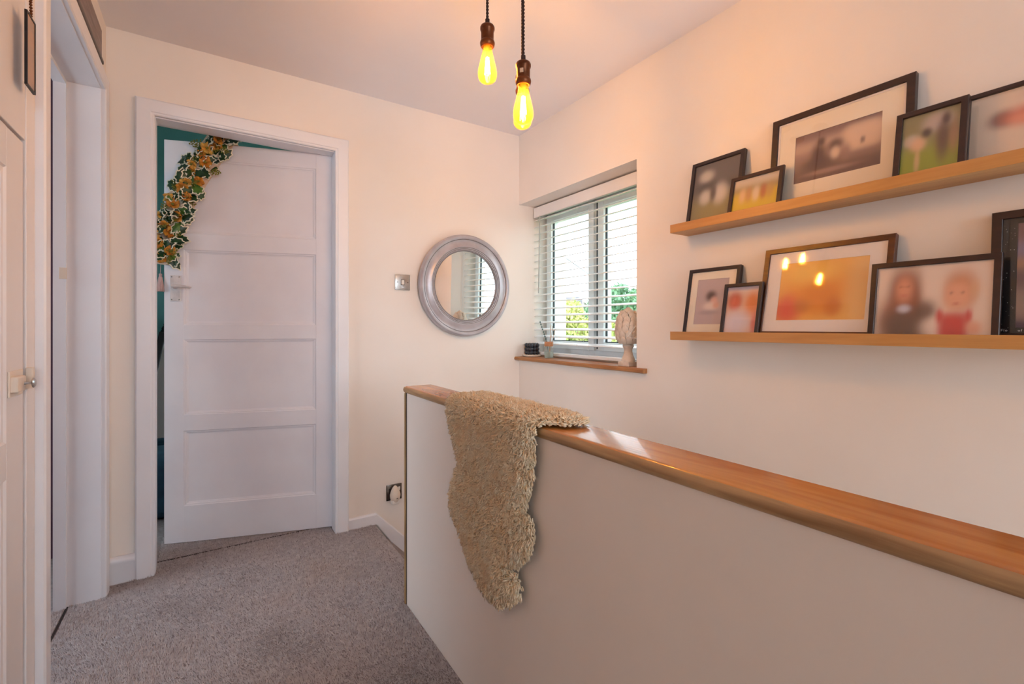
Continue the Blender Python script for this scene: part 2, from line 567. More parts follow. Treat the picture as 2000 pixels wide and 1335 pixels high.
# ------------------------------------------------------------------ stair parapet
w = MB()
w.box(XP, XPB - 0.006, YR, YP, -0.6, 0.822)
w.box(XP, XPB - 0.006, YR, YA, LOW, -0.22)
struct('wall_parapet', w, M['wall'], 'low white painted parapet wall beside the stairs', 'parapet')
cap = thing('trim_1', 'polished pine capping board along the top of the parapet', 'trim', (0.70, 0.6, 0.822), kind='structure')
cp = MB()
x0, x1, z0, z1 = XP - 0.007, XPB, 0.8215, 0.8475
r = 0.013
edge = []
for k in range(9):
    a = -PI / 2 - PI * k / 8
    edge.append((x0 + r + r * math.cos(a), (z0 + z1) / 2 + r * math.sin(a)))
cp.prism([(x1 - 0.004, z0)] + edge + [(x1 - 0.004, z1), (x1, z1 - 0.004), (x1, z0 + 0.004)], YR, YP + 0.012, 'y')
obj('capping_board', cp, [M['captop']], cap, smooth=30)
# worn front edge strip, a separate lipping glued along the board
lp = MB()
lip = [(x0 + 0.012 + (r + 0.0012) * math.cos(a) , (z0 + z1) / 2 + (r + 0.0008) * math.sin(a)) for a in [PI * 0.70 + PI * 0.76 * k / 8 for k in range(9)]]
lp.prism(lip, YR, YP + 0.013, 'y')
obj('front_lipping', lp, M['capedge'], cap, smooth=40)
es = MB()
es.bbox(XP + 0.006, XPB - 0.006, YP, YP + 0.014, 0.0, 0.822, 0.004)
obj('end_trim', es, M['stile'], cap)
es = MB()
es.box(XP - 0.001, XP + 0.008, YP - 0.003, YP + 0.004, 0.0, 0.822)
obj('end_gap', es, M['gap'], cap)
es = MB()
es.bbox(XP - 0.0065, XP + 0.006, YP + 0.003, YP + 0.013, 0.0, 0.823, 0.004)
obj('corner_bead', es, M['stile'], cap)

# ------------------------------------------------------------------ back door frame, architrave, door
fr = thing('trim_2', 'white painted architrave and lining around the panelled door', 'door frame', (0.18, YA, 0), kind='structure')
b = MB(); b.box(-0.228, -0.198, YA - 0.004, YA + 0.125, 0, 2.03); obj('jamb', b, M['gloss'], fr)
b = MB(); b.box(0.568, 0.598, YA - 0.004, YA + 0.125, 0, 2.03); obj('jamb', b, M['gloss'], fr)
b = MB(); b.box(-0.198, 0.568, YA - 0.004, YA + 0.125, 2.002, 2.03); obj('head', b, M['gloss'], fr)
b = MB(); b.box(-0.198, -0.190, YA + 0.004, YA + 0.075, 0, 1.994); obj('stop', b, M['gloss'], fr)
b = MB(); b.box(0.560, 0.568, YA + 0.004, YA + 0.072, 0, 1.994); obj('stop', b, M['gloss'], fr)
b = MB(); b.box(-0.198, 0.568, YA + 0.004, YA + 0.075, 1.993, 2.002); obj('stop', b, M['gloss'], fr)


def arch_leg(cs, pth):
    """sweep an architrave section (out, depth) along mitred path corners given as (pos, outward)"""
    m = MB()
    n = len(cs)
    vs_ = []
    for (p, o) in pth:
        for (u, d) in cs:
            vs_.append((p[0] + o[0] * u, p[1] + o[1] * u, d))
    fs = []
    for k in range(len(pth) - 1):
        for i in range(n):
            j = (i + 1) % n
            fs.append((k * n + i, k * n + j, (k + 1) * n + j, (k + 1) * n + i))
    fs += [tuple(range(n))[::-1], tuple((len(pth) - 1) * n + i for i in range(n))]
    m.add(vs_, fs)
    return m


CS = [(0, 0), (0, 0.013), (0.004, 0.016), (0.010, 0.016), (0.013, 0.020), (0.05, 0.024), (0.060, 0.024), (0.066, 0.018), (0.066, 0)]
AXL, AXR, AZ = -0.193, 0.560, 1.997
for nm, pth in (('architrave', [((AXL, 0), (-1, 0)), ((AXL, AZ), (-1, 1))]),
                ('architrave', [((AXL, AZ), (-1, 1)), ((AXR, AZ), (1, 1))]),
                ('architrave', [((AXR, AZ), (1, 1)), ((AXR, 0), (1, 0))])):
    a = arch_leg(CS, pth)
    a.v = [(x, YA - d, z) for (x, z, d) in a.v]
    obj(nm, a, M['gloss'], fr, smooth=25)

# door leaf: local x = from hinge to latch side, local y = into the room beyond, local z up
ang = math.radians(17.5)
HG = Vector((0.566, 2.64, 0.006))
ux = Vector((-math.cos(ang), math.sin(ang), 0))
# local frame with x pointing to latch (viewer's left), y away from viewer
uy = Vector((math.sin(ang), math.cos(ang), 0))
dm = Matrix(((ux.x, uy.x, 0, HG.x), (ux.y, uy.y, 0, HG.y), (0, 0, 1, HG.z), (0, 0, 0, 1)))
door = thing('door_1', 'white four panel interior door standing slightly ajar', 'door', mat=dm, kind='structure')
DW, DH, DT = 0.782, 1.998, 0.036


def dpart(name, mb, mats, par=None, smooth=False):
    return obj(name, mb, mats, par or door, smooth=smooth, world=False)


PX0, PX1 = 0.086, 0.697
PAN = [(0.18, 0.555), (0.632, 1.01), (1.082, 1.458), (1.538, 1.915)]
b = MB(); b.bbox(0, PX0, 0, DT, 0, DH, 0.002); dpart('stile', b, M['doorpaint'])
b = MB(); b.bbox(PX1, DW, 0, DT, 0, DH, 0.002); dpart('stile', b, M['doorpaint'])
zz = [0] + [q for p in PAN for q in p] + [DH]
for i in range(0, 10, 2):
    b = MB(); b.box(PX0 - 0.001, PX1 + 0.001, 0.0004, DT - 0.0004, zz[i], zz[i + 1]); dpart('rail', b, M['doorpaint'])
for (a0, a1) in PAN:
    b = MB(); b.box(PX0 - 0.001, PX1 + 0.001, 0.011, DT - 0.011, a0 - 0.001, a1 + 0.001)
    dpart('panel', b, M['doorpaint'])
    q = MB()
    ring = lambda o, d: [(PX0 + o, d, a0 + o), (PX1 - o, d, a0 + o), (PX1 - o, d, a1 - o), (PX0 + o, d, a1 - o)]
    lv = [ring(0, 0.0002), ring(0.003, 0.0035), ring(0.009, 0.0045), ring(0.011, 0.0085), ring(0.018, 0.0105), ring(0.018, 0.0125)]
    vs_ = [p for l in lv for p in l]
    fs = [(k * 4 + i, k * 4 + (i + 1) % 4, (k + 1) * 4 + (i + 1) % 4, (k + 1) * 4 + i) for k in range(len(lv) - 1) for i in range(4)]
    q.add(vs_, fs)
    dpart('moulding', q, M['doorpaint'])
# lever handle on back plate
hp = MB(); hp.bbox(0.708, 0.754, -0.006, 0.0005, 1.200, 1.328, 0.002)
plate = dpart('handle_plate', hp, M['paintmetal'])
for (sx, sz) in ((0.715, 1.208), (0.747, 1.208), (0.715, 1.320), (0.747, 1.320)):
    s = MB(); s.lathe([(0.0001, -0.0072), (0.0026, -0.0068), (0.003, -0.0055)], 10, (sx, 0, sz), 'y'); dpart('screw', s, M['chrome'], plate, True)
hl = MB()
hl.lathe([(0.0115, -0.005), (0.0115, -0.012), (0.0095, -0.016), (0.008, -0.034), (0.0085, -0.040), (0.0001, -0.044)], 18, (0.731, 0, 1.272), 'y')
hl.tube([(0.735, -0.036, 1.272), (0.715, -0.038, 1.273), (0.69, -0.037, 1.271), (0.66, -0.034, 1.2685), (0.652, -0.0335, 1.268)], [0.008, 0.0078, 0.0066, 0.0056, 0.003], 12)
dpart('lever', hl, M['paintmetal'], None, 45)
# hinges
for z in (0.2, 1.75):
    hb = MB(); hb.lathe([(0.0055, 0), (0.0055, 0.09)], 10, (-0.005, 0.018, z), 'z', capa=True, capb=True); dpart('hinge', hb, M['chrome'], None, True)

# ------------------------------------------------------------------ left doorway frame and room beyond
fl = thing('trim_3', 'white painted frame of the open doorway at the far left', 'door frame', (XC, 2.05, 0), kind='structure')
b = MB(); b.box(XC - 0.098, XC + 0.001, DY1, DY1 + 0.03, 0, DZ + 0.03); obj('jamb', b, M['gloss'], fl)
b = MB(); b.box(XC - 0.135, XC - 0.098, DY1 - 0.012, DY1 + 0.03, 0, DZ + 0.03); obj('stop', b, M['gloss'], fl)
b = MB(); b.box(XC - 0.135, XC + 0.001, DY0 - 0.03, DY0, 0, DZ + 0.03); obj('jamb', b, M['gloss'], fl)
b = MB(); b.box(XC - 0.098, XC + 0.001, DY0, DY1, DZ, DZ + 0.03); obj('head', b, M['gloss'], fl)
b = MB(); b.box(XC - 0.135, XC - 0.098, DY0, DY1 - 0.012, DZ - 0.014, DZ + 0.03); obj('stop', b, M['gloss'], fl)
CS2 = [(0, 0), (0, 0.014), (0.004, 0.018), (0.052, 0.020), (0.058, 0.016), (0.058, 0)]
for pth in ([((DY1 + 0.004, 0), (1, 0)), ((DY1 + 0.004, DZ + 0.002), (1, 1))],
            [((DY1 + 0.004, DZ + 0.002), (1, 1)), ((DY0 - 0.004, DZ + 0.002), (-1, 1))],
            [((DY0 - 0.004, DZ + 0.002), (-1, 1)), ((DY0 - 0.004, 0), (-1, 0))]):
    a = arch_leg(CS2, pth)
    a.v = [(XC + d, y, z) for (y, z, d) in a.v]
    obj('architrave', a, M['gloss'], fl, smooth=25)
k = MB(); k.bbox(XC - 0.118, XC - 0.096, DY1 - 0.0145, DY1 - 0.010, 1.262, 1.305, 0.001); obj('strike_plate', k, M['cream'], fl)
# room beyond the left doorway
w = MB()
w.box(-2.2, XC - 0.13, 3.0, 3.1, -0.2, CE)
w.box(-2.3, -2.2, 0.2, 1.35, -0.2, CE)
w.box(-2.3, -2.2, 2.75, 3.1, -0.2, CE)
w.box(-2.3, -2.2, 1.35, 2.75, -0.2, 0.85)
w.box(-2.3, -2.2, 1.35, 2.75, 2.15, CE)
w.box(-2.3, XC - 0.13, 0.2, 0.3, -0.2, CE)
w.box(-2.3, XC - 0.28, 0.2, 3.1, -0.25, 0)
w.box(-2.3, XC - 0.13, 0.2, 3.1, CE, CE + 0.1)
struct('wall_side_room', w, M['purple'], 'plum painted wall glimpsed through the left doorway', 'wall')

# ------------------------------------------------------------------ skirtings
sk = MB()
SKP = [(0, 0), (0.016, 0), (0.016, 0.078), (0.020, 0.086), (0.020, 0.098), (0.015, 0.108), (0.008, 0.113), (0, 0.113)]
sk.prism([(YA - d, z) for d, z in SKP], XC, AXL - 0.066, 'x')
tag(obj('baseboard_back_left', sk, M['gloss'], None, 30), 'short white skirting board between the left doorway and the door', 'skirting', None, 'structure')
sk = MB()
SKR = [(0, 0), (0.015, 0), (0.015, 0.052), (0.010, 0.060), (0, 0.060)]
sk.prism([(YA - d, z) for d, z in SKR], AXR + 0.066, 0.775, 'x')
sl = []
x_a, x_b, x_c = 0.775, 0.985, XB
for (x, dz) in ((x_a, 0.0), (x_b, -0.215), (x_c, -0.215)):
    sl.append((x, dz))
n = len(SKR)
vs_, fs = [], []
for (x, dz) in sl:
    for (d, z) in SKR:
        vs_.append((x, YA - d, (z if z > 0.03 or x < 0.8 else z - 0.08) + dz))
for kk in range(len(sl) - 1):
    for i in range(n):
        j = (i + 1) % n
        fs.append((kk * n + i, kk * n + j, (kk + 1) * n + j, (kk + 1) * n + i))
sk.add(vs_, fs)
tag(obj('baseboard_back_right', sk, M['gloss'], None, 30), 'white skirting board right of the door that slopes down with the stairs', 'skirting', None, 'structure')

# ------------------------------------------------------------------ cupboard on the left wall
cb = thing('cupboard', 'white painted built-in cupboard with panelled door at the left edge', 'cupboard', (XC, 1.15, 0))
b = MB(); b.bbox(XC - 0.04, XC + 0.002, 1.532, 1.590, 0, CE - 0.001, 0.002); obj('post', b, M['cuppaint'], cb)
b = MB(); b.bbox(XC - 0.04, XC, 0.705, 1.5315, 1.512, CE - 0.001, 0.002); obj('upper_panel', b, M['cuppaint'], cb)
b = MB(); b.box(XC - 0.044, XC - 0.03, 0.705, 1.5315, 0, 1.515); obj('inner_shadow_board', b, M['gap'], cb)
b = MB(); b.bbox(XC - 0.03, XC - 0.006, 1.5205, 1.5275, 0.0, 1.508, 0.001); obj('bead', b, M['cuppaint'], cb)
cd = MB()
CY0, CY1 = 0.73, 1.5165
cd.bbox(XC - 0.029, XC, 1.409, CY1, 0.012, 1.503, 0.002)
cd.bbox(XC - 0.029, XC, CY0, 0.84, 0.012, 1.503, 0.002)
for (z0_, z1_) in ((0.012, 0.13), (0.757, 0.834), (1.418, 1.503)):
    cd.box(XC - 0.0285, XC - 0.0004, 0.839, 1.410, z0_, z1_)
cdo = obj('cupboard_door', cd, M['cuppaint'], cb)
for (z0_, z1_) in ((0.13, 0.757), (0.834, 1.418)):
    p = MB(); p.box(XC - 0.02, XC - 0.013, 0.838, 1.411, z0_ - 0.002, z1_ + 0.002); obj('panel', p, M['cuppaint'], cdo)
    q = MB()
    ring = lambda o, d: [(XC - d, 0.84 + o, z0_ + o), (XC - d, 1.409 - o, z0_ + o), (XC - d, 1.409 - o, z1_ - o), (XC - d, 0.84 + o, z1_ - o)]
    lv = [ring(0, 0.0002), ring(0.004, 0.004), ring(0.013, 0.005), ring(0.015, 0.009), ring(0.024, 0.012), ring(0.024, 0.014)]
    q.add([p_ for l in lv for p_ in l], [(k_ * 4 + i, k_ * 4 + (i + 1) % 4, (k_ + 1) * 4 + (i + 1) % 4, (k_ + 1) * 4 + i) for k_ in range(len(lv) - 1) for i in range(4)])
    obj('moulding', q, M['cuppaint'], cdo)
la = MB()
la.bbox(XC, XC + 0.016, 1.418, 1.470, 0.938, 0.972, 0.003)
la.bbox(XC, XC + 0.004, 1.414, 1.500, 0.928, 0.984, 0.0015)
lat = obj('latch', la, M['cream'], cb)
la = MB(); la.bbox(XC + 0.001, XC + 0.014, 1.526, 1.542, 0.936, 0.985, 0.002); obj('latch_keep', la, M['cream'], cb)
kn = MB()
kn.lathe([(0.0035, 0.0), (0.0026, 0.007), (0.0032, 0.012), (0.010, 0.0135), (0.0115, 0.015), (0.008, 0.018), (0.0001, 0.019)], 24, (XC + 0.0155, 1.458, 0.955), 'x')
obj('knob', kn, M['chrome'], lat, True)

# small black frame hanging on a bead chain from the cupboard
hf = thing('hanging_frame', 'small thin black frame hanging on a beaded chain from the cupboard', 'picture frame', (-0.335, 1.46, 1.61))
FY0, FY1, FZ0, FZ1, FX0, FX1 = 1.447, 1.508, 1.614, 1.778, -0.3375, -0.3325
b = MB()
t = 0.004
b.box(FX0, FX1, FY0, FY0 + t, FZ0, FZ1); b.box(FX0, FX1, FY1 - t, FY1, FZ0, FZ1)
b.box(FX0, FX1, FY0 + t, FY1 - t, FZ0, FZ0 + t); b.box(FX0, FX1, FY0 + t, FY1 - t, FZ1 - t, FZ1)
obj('frame', b, M['blackmetal'], hf)
b = MB(); b.box(FX0 + 0.001, FX1 - 0.0015, FY0 + t - 0.001, FY1 - t + 0.001, FZ0 + t - 0.001, FZ1 - t + 0.001); obj('print', b, M['print_warm'], hf)
b = MB()
for i in range(24):
    b.sphere((-0.335, 1.482 + 0.0015 * math.sin(i), FZ1 + 0.004 + i * 0.0062), 0.0032, 8, 6)
obj('bead_chain', b, M['bronze'], hf, True)
b = MB(); b.tube([(-0.3555, 1.482, 1.925), (-0.335, 1.482, 1.925), (-0.334, 1.482, 1.933)], 0.002, 8); obj('hook', b, M['chrome'], hf)

# grey wooden plaque standing over the left doorway
pq = thing('wooden_plaque', 'grey washed wooden plaque standing on the frame above the left doorway', 'plaque', (XC + 0.01, 1.95, 2.083))
b = MB(); b.bbox(XC + 0.0005, XC + 0.017, 1.52, 2.362, 2.098, 2.215, 0.006, 3); obj('board', b, M['greywood'], pq)
b = MB(); b.bbox(XC + 0.0005, XC + 0.022, 1.52, 2.366, 2.084, 2.099, 0.003); obj('bottom_rail', b, M['greydark'], pq)

# ------------------------------------------------------------------ window
wi = thing('window_1', 'white framed double window with timber sill in the right wall', 'window', (XW, 2.06, WZ0), kind='structure')
FZB, FZT = 0.888, 1.881
FX = XW + 0.07


def wbar(name, y0, y1, z0, z1, xa, xb, par=None, m='upvc', bev=0.004):
    q = MB(); q.bbox(xa, xb, y0, y1, z0, z1, bev)
    return obj(name, q, M[m], par or wi)


wbar('frame_side', 2.525, YA, FZB, FZT, XW, FX)
wbar('frame_side', WY0, WY0 + 0.045, FZB, FZT, XW, FX)
wbar('frame_head', WY0 + 0.044, 2.526, FZT - 0.05, FZT, XW, FX)
wbar('frame_foot', WY0 + 0.044, 2.526, FZB, FZB + 0.05, XW, FX)
wbar('mullion', 2.038, 2.095, FZB + 0.049, FZT - 0.049, XW, FX)


def sash(y0, y1, nm):
    z0_, z1_, s_ = FZB + 0.048, FZT - 0.048, 0.05
    ro = wbar('sash', y0, y0 + s_, z0_, z1_, XW - 0.016, XW + 0.05)
    wbar('sash_stile', y1 - s_, y1, z0_, z1_, XW - 0.016, XW + 0.05, ro)
    wbar('sash_rail', y0 + s_ - 0.001, y1 - s_ + 0.001, z1_ - s_, z1_, XW - 0.0155, XW + 0.05, ro)
    wbar('sash_rail', y0 + s_ - 0.001, y1 - s_ + 0.001, z0_, z0_ + s_, XW - 0.0155, XW + 0.05, ro)
    a, b_, c_, d_ = y0 + s_, y1 - s_, z0_ + s_, z1_ - s_
    g = MB()
    g.box(XW + 0.002, XW + 0.012, a - 0.001, a + 0.006, c_, d_); g.box(XW + 0.002, XW + 0.012, b_ - 0.006, b_ + 0.001, c_, d_)
    g.box(XW + 0.002, XW + 0.012, a, b_, c_ - 0.001, c_ + 0.006); g.box(XW + 0.002, XW + 0.012, a, b_, d_ - 0.006, d_ + 0.001)
    obj('gasket', g, M['gasket'], ro)
    p = MB(); p.box(XW + 0.012, XW + 0.016, a, b_, c_, d_)
    obj('pane', p, M['paneglass'], ro)


sash(2.082, 2.548, 'l')
sash(1.585, 2.050, 'r')
g = MB(); g.box(XW - 0.0165, XW + 0.0, 2.0505, 2.0575, FZB + 0.06, FZT - 0.06); obj('gasket', g, M['gasket'], wi)
# sill board of rustic oak
sb = MB()
ys = np.linspace(1.492, 2.592, 26)
ys2 = [y for y in ys]
front = [1.690 + 0.004 * math.sin(9 * y) + 0.003 * math.sin(23 * y + 1) for y in ys2]
vs_, fs = [], []
T0, T1 = WZ0, 0.884
sec = [(0.0, 0.006), (0.0, 0.5), (0.004, 1.0), (None, 1.0), (None, 0.0), (0.005, 0.0)]
for y, fx in zip(ys2, front):
    inside = WY0 < y < WY1 - 0.001
    for (o_, h_) in [(0.006, 0.0), (0.0, 0.2), (0.0, 0.7), (0.006, 1.0), (None, 1.0), (None, 0.0)]:
        xx = (fx + o_) if o_ is not None else XB - 0.0005
        vs_.append((xx, min(y, YA - 0.0), T0 + (T1 - T0) * h_))
n = 6
for kk in range(len(ys2) - 1):
    for i in range(n):
        j = (i + 1) % n
        fs.append((kk * n + i, kk * n + j, (kk + 1) * n + j, (kk + 1) * n + i))
fs += [tuple(range(n))[::-1], tuple((len(ys2) - 1) * n + i for i in range(n))]
sb.add(vs_, fs)
sb.box(XB - 0.0005, XW - 0.001, WY0 + 0.001, WY1 - 0.0005, WZ0 + 0.0005, T1)
obj('window_sill', sb, M['sillwood'], wi, smooth=30)

# ------------------------------------------------------------------ venetian blind
bl = thing('venetian_blind', 'white venetian blind with open slats hanging in the window', 'blind', (1.862, 2.06, 0.89))
BY0, BY1 = WY0 + 0.012, YA - 0.010
b = MB(); b.bbox(1.834, 1.846, WY0 + 0.004, YA - 0.006, 1.806, 1.872, 0.003); obj('valance', b, M['valance'], bl)
b = MB(); b.box(1.8465, 1.895, BY0, BY1, 1.822, 1.872); obj('headrail', b, M['blind'], bl)
sl_ = MB()
tl = math.radians(13)
for i in range(9):
    t_ = -0.025 + 0.05 * i / 8
    cv = 0.0022 * (1 - (t_ / 0.025) ** 2)
    sl_.v.append((t_ * math.cos(tl) - cv * math.sin(tl), BY0, t_ * math.sin(tl) + cv * math.cos(tl)))
    sl_.v.append((t_ * math.cos(tl) - cv * math.sin(tl), BY1, t_ * math.sin(tl) + cv * math.cos(tl)))
for i in range(9):
    t_ = -0.025 + 0.05 * i / 8
    cv = 0.0022 * (1 - (t_ / 0.025) ** 2) - 0.0034
    sl_.v.append((t_ * math.cos(tl) - cv * math.sin(tl), BY0, t_ * math.sin(tl) + cv * math.cos(tl)))
    sl_.v.append((t_ * math.cos(tl) - cv * math.sin(tl), BY1, t_ * math.sin(tl) + cv * math.cos(tl)))
for i in range(8):
    a = 2 * i
    sl_.f += [(a, a + 2, a + 3, a + 1), (18 + a, 18 + a + 1, 18 + a + 3, 18 + a + 2)]
    sl_.f += [(a, 18 + a, 18 + a + 2, a + 2), (a + 1, a + 3, 18 + a + 3, 18 + a + 1)]
sl_.f += [(0, 1, 19, 18), (16, 34, 35, 17)]
sl_.mi = [0] * len(sl_.f)
sl_.v = [(x, y - 2.06, z) for (x, y, z) in sl_.v]
slat_me = mesh_from(sl_, 'slat', M['blind'], smooth=40)
PITCH = 0.0455
for i in range(19):
    s_ = bpy.data.objects.new('slat', slat_me)
    COL.objects.link(s_)
    s_.parent = bl
    s_.location = (0, 0, 1.793 - 0.89 - i * PITCH)
b = MB(); b.bbox(1.838, 1.886, BY0, BY1, 0.894, 0.912, 0.003); obj('bottom_rail', b, M['blind'], bl)
for yy in (1.66, 2.02, 2.12, 2.46):
    for xx in (1.836, 1.888):
        b = MB(); b.tube([(xx, yy, 1.825), (xx, yy, 0.91)], 0.0007, 5); obj('ladder_cord', b, M['cordwhite'], bl)
b = MB(); b.tube([(1.835, 2.49, 1.81), (1.829, 2.491, 1.45), (1.826, 2.492, 1.30)], 0.0035, 8); obj('tilt_wand', b, M['wand'], bl)

# ------------------------------------------------------------------ outdoors beyond the window
g = MB(); g.box(2.4, 90, -60, 90, -3.0, -2.9)
struct('ground', g, M['grass'], 'garden lawn beyond the window', 'ground')
S, Cc = math.sin(math.radians(YAW)), math.cos(math.radians(YAW))


def at(px_, py_, d):
    u = (px_ - 1000) / FPX
    v = (HOR - py_) / FPX
    return Vector(((S + u * Cc) * d, (Cc - u * S) * d, CAM_H + v * d))


def tree(name, label, base, h, rad, mat, n, shape='round', group=None, z0=0.25):
    t_ = thing(name, label, 'tree' if shape != 'hedge' else 'hedge', base, group=group)
    m = MB(); m.tube([base, (base[0] + .05, base[1], base[2] + h * 0.6)], [0.14, 0.06], 8); obj('trunk', m, M['bark'], t_)
    rr = np.random.default_rng(len(bpy.data.objects))
    if shape == 'cone':
        q = rr.uniform(0, 1, n) ** 0.7
        z = h * (1 - q * (1 - z0 * 0.5)); ra = rad * q * np.sqrt(rr.uniform(0.3, 1, n)); a = rr.uniform(0, 2 * PI, n)
        P = np.stack([ra * np.cos(a), ra * np.sin(a), z], 1)
    else:
        nb = 16
        cs = np.stack([rr.uniform(-.6, .6, nb) * rad, rr.uniform(-.6, .6, nb) * rad, rr.uniform(z0 + .1, .85, nb) * h], 1)
        w_ = rr.integers(0, nb, n)
        d = rr.normal(0, 1, (n, 3)); d /= np.linalg.norm(d, axis=1)[:, None]
        P = cs[w_] + d * rad * 0.42 * rr.uniform(0.6, 1.0, n)[:, None]
    s_ = rr.uniform(0.05, 0.13, n)
    u = rr.normal(0, 1, (n, 3)); u /= np.linalg.norm(u, axis=1)[:, None]
    v = np.cross(u, rr.normal(0, 1, (n, 3))); v /= np.linalg.norm(v, axis=1)[:, None]
    V_ = np.stack([P - u * s_[:, None], P + v * s_[:, None] * .6, P + u * s_[:, None], P - v * s_[:, None] * .6], 1).reshape(-1, 3)
    F_ = np.arange(4 * n).reshape(-1, 4)
    o = obj('foliage', np_mesh('foliage', V_, F_, mat), None, t_)
    return t_


GZ = -2.9
p = at(1210, 600, 24); tree('conifer_tree', 'tall green tree filling the middle of the right window pane', (p.x, p.y, GZ), 6.6, 1.9, M['conifer'], 9000)
p = at(1250, 600, 19); tree('conifer_tree', 'green tree half hidden at the right edge of the window', (p.x, p.y, GZ), 6.0, 1.5, M['conifer'], 8000)
p = at(1160, 600, 30); tree('garden_tree', 'round green tree behind the small gable beyond the window', (p.x, p.y, GZ), 5.6, 1.5, M['tree'], 2600)
p = at(1105, 640, 17); tree('garden_shrub', 'yellow-green bushy shrub low in the left window pane', (p.x, p.y, GZ), 5.5, 1.25, M['tree2'], 9000, z0=0.3)
p = at(1142, 650, 15); tree('garden_shrub', 'yellow-green bushy shrub beside the window mullion', (p.x, p.y, GZ), 5.1, 1.0, M['tree2'], 8000, z0=0.3)


def house(label, px_, d, w_, h_, rh, roofm, wallm, rot):
    p = at(px_, 640, d)
    t_ = thing('house', label, 'house', mat=Matrix.Translation((p.x, p.y, GZ)) @ Matrix.Rotation(rot, 4, 'Z'))
    dp = 5.0
    m = MB(); m.box(-w_ / 2, w_ / 2, -dp / 2, dp / 2, 0, h_)
    m.prism([(-w_ / 2, h_), (w_ / 2, h_), (0, h_ + rh)], -dp / 2, dp / 2, 'y'); obj('wall', m, wallm, t_, world=False)
    r_ = MB()
    for s_ in (-1, 1):
        r_.prism([(0, h_ + rh), (0, h_ + rh + .12), (s_ * (w_ / 2 + .3), h_ - 0.15), (s_ * (w_ / 2 + .3), h_ - 0.27)], -dp / 2 - .25, dp / 2 + .25, 'y')
    obj('roof', r_, roofm, t_, world=False)
    for s_ in (-1, 1):
        m = MB(); m.box(s_ * w_ * .22 - .4, s_ * w_ * .22 + .4, -dp / 2 - .03, -dp / 2 + .02, h_ - 1.5, h_ - .5); obj('window', m, M['gasket'], t_, world=False)
    m = MB()
    for s_ in (-1, 1):
        m.prism([(0, h_ + rh + .02), (0, h_ + rh + .16), (s_ * (w_ / 2 + .3), h_ - 0.11), (s_ * (w_ / 2 + .3), h_ - 0.25)], -dp / 2 - .32, -dp / 2 - .25, 'y')
    obj('bargeboard', m, M['render'], t_, world=False)


house('house with a slate roof at the left of the window view', 1066, 36, 7.0, 4.4, 1.7, M['roof'], M['brick'], math.radians(50))
house('small gabled house roof among the trees beyond the window', 1126, 46, 4.6, 4.9, 1.8, M['roof'], M['render'], math.radians(-40))
sh = MB()
p = at(1112, 660, 12)
sh.box(p.x - 1.6, p.x + 1.4, p.y - 1.6, p.y + 1.2, GZ, 0.56)
sh.box(p.x - 1.75, p.x + 1.55, p.y - 1.75, p.y + 1.35, 0.56, 0.66)
tag(obj('garage', sh, M['roof']), 'flat roofed garage low behind the window', 'garage')
cbp = MB()
cbp.tube([at(1060, 473, 14), at(1083, 489, 15.5), at(1120, 514, 18), at(1152, 537, 20.5), at(1180, 560, 22.5), at(1206, 590, 24)], 0.014, 6)
tag(obj('overhead_cable', cbp, M['gasket']), 'thin dark overhead cable slanting across the left window pane', 'cable')
# ------------------------------------------------------------------ bedroom behind the panelled door
w = MB()
BX0, BX1, BYE = -1.0, 1.94, 4.15
w.box(BX0, BX1, BYE, BYE + .1, -0.2, 2.5)
w.box(BX0 - .1, BX0, YA + .125, BYE + .1, -0.2, 2.5)
w.box(BX1, BX1 + .1, YA + .125, 2.85, -0.2, 2.5)
w.box(BX1, BX1 + .1, 4.05, BYE + .1, -0.2, 2.5)
w.box(BX1, BX1 + .1, 2.85, 4.05, -0.2, 0.8)
w.box(BX1, BX1 + .1, 2.85, 4.05, 2.2, 2.5)
struct('wall_bedroom', w, M['teal'], 'teal painted bedroom wall behind the ajar door', 'wall')
w = MB(); w.box(BX0 - .1, BX1 + .1, YA + .125, BYE + .1, 2.5, 2.6)
struct('ceiling_bedroom', w, M['ceil'], 'white bedroom ceiling behind the ajar door', 'ceiling')
w = MB(); w.box(BX0 - .1, BX1 + .1, YA + .119, BYE + .1, -0.22, -0.0005)
struct('floor_bedroom', w, M['carpet'], 'bedroom carpet behind the ajar door', 'floor')
bd = MB(); bd.bbox(-0.80, 0.35, 3.25, 3.70, 0.0, 0.34, 0.05, 4)
tag(obj('bed', bd, M['bedblue'], None, True), 'dark blue covered bed glimpsed behind the ajar door', 'bed')
mm = Matrix.Translation((-0.30, 3.95, 0.02)) @ Matrix.Rotation(math.radians(-7), 4, 'X') @ Matrix.Rotation(math.radians(10), 4, 'Y')
cm = thing('leaning_mirror', 'dark framed leaning mirror with scrolled crest glimpsed behind the ajar door', 'mirror', mat=mm)
b = MB()
b.bbox(-.16, -.12, -.02, .02, 0, 1.02, .005); b.bbox(.12, .16, -.02, .02, 0, 1.02, .005)
b.bbox(-.12, .12, -.02, .02, 0, .04, .005); b.bbox(-.12, .12, -.02, .02, .98, 1.02, .005)
obj('frame', b, M['darkwood'], cm, world=False)
b = MB(); b.box(-.12, .12, 0, .008, .04, .98); obj('glass', b, M['mirror'], cm, world=False)
b = MB()
for i in range(18):
    a = i / 17 * PI
    b.lathe([(0.012, -.01), (0.026, 0), (0.012, .01)], 10, (-.13 * math.cos(a), 0, 1.02 + .12 * math.sin(a) * (1 + .25 * math.sin(5 * a))), 'y', capa=True, capb=True)
    b.sphere((-.08 * math.cos(a), 0, 1.02 + .07 * math.sin(a)), .018, 8, 6)
obj('crest', b, M['darkwood'], cm, world=False)

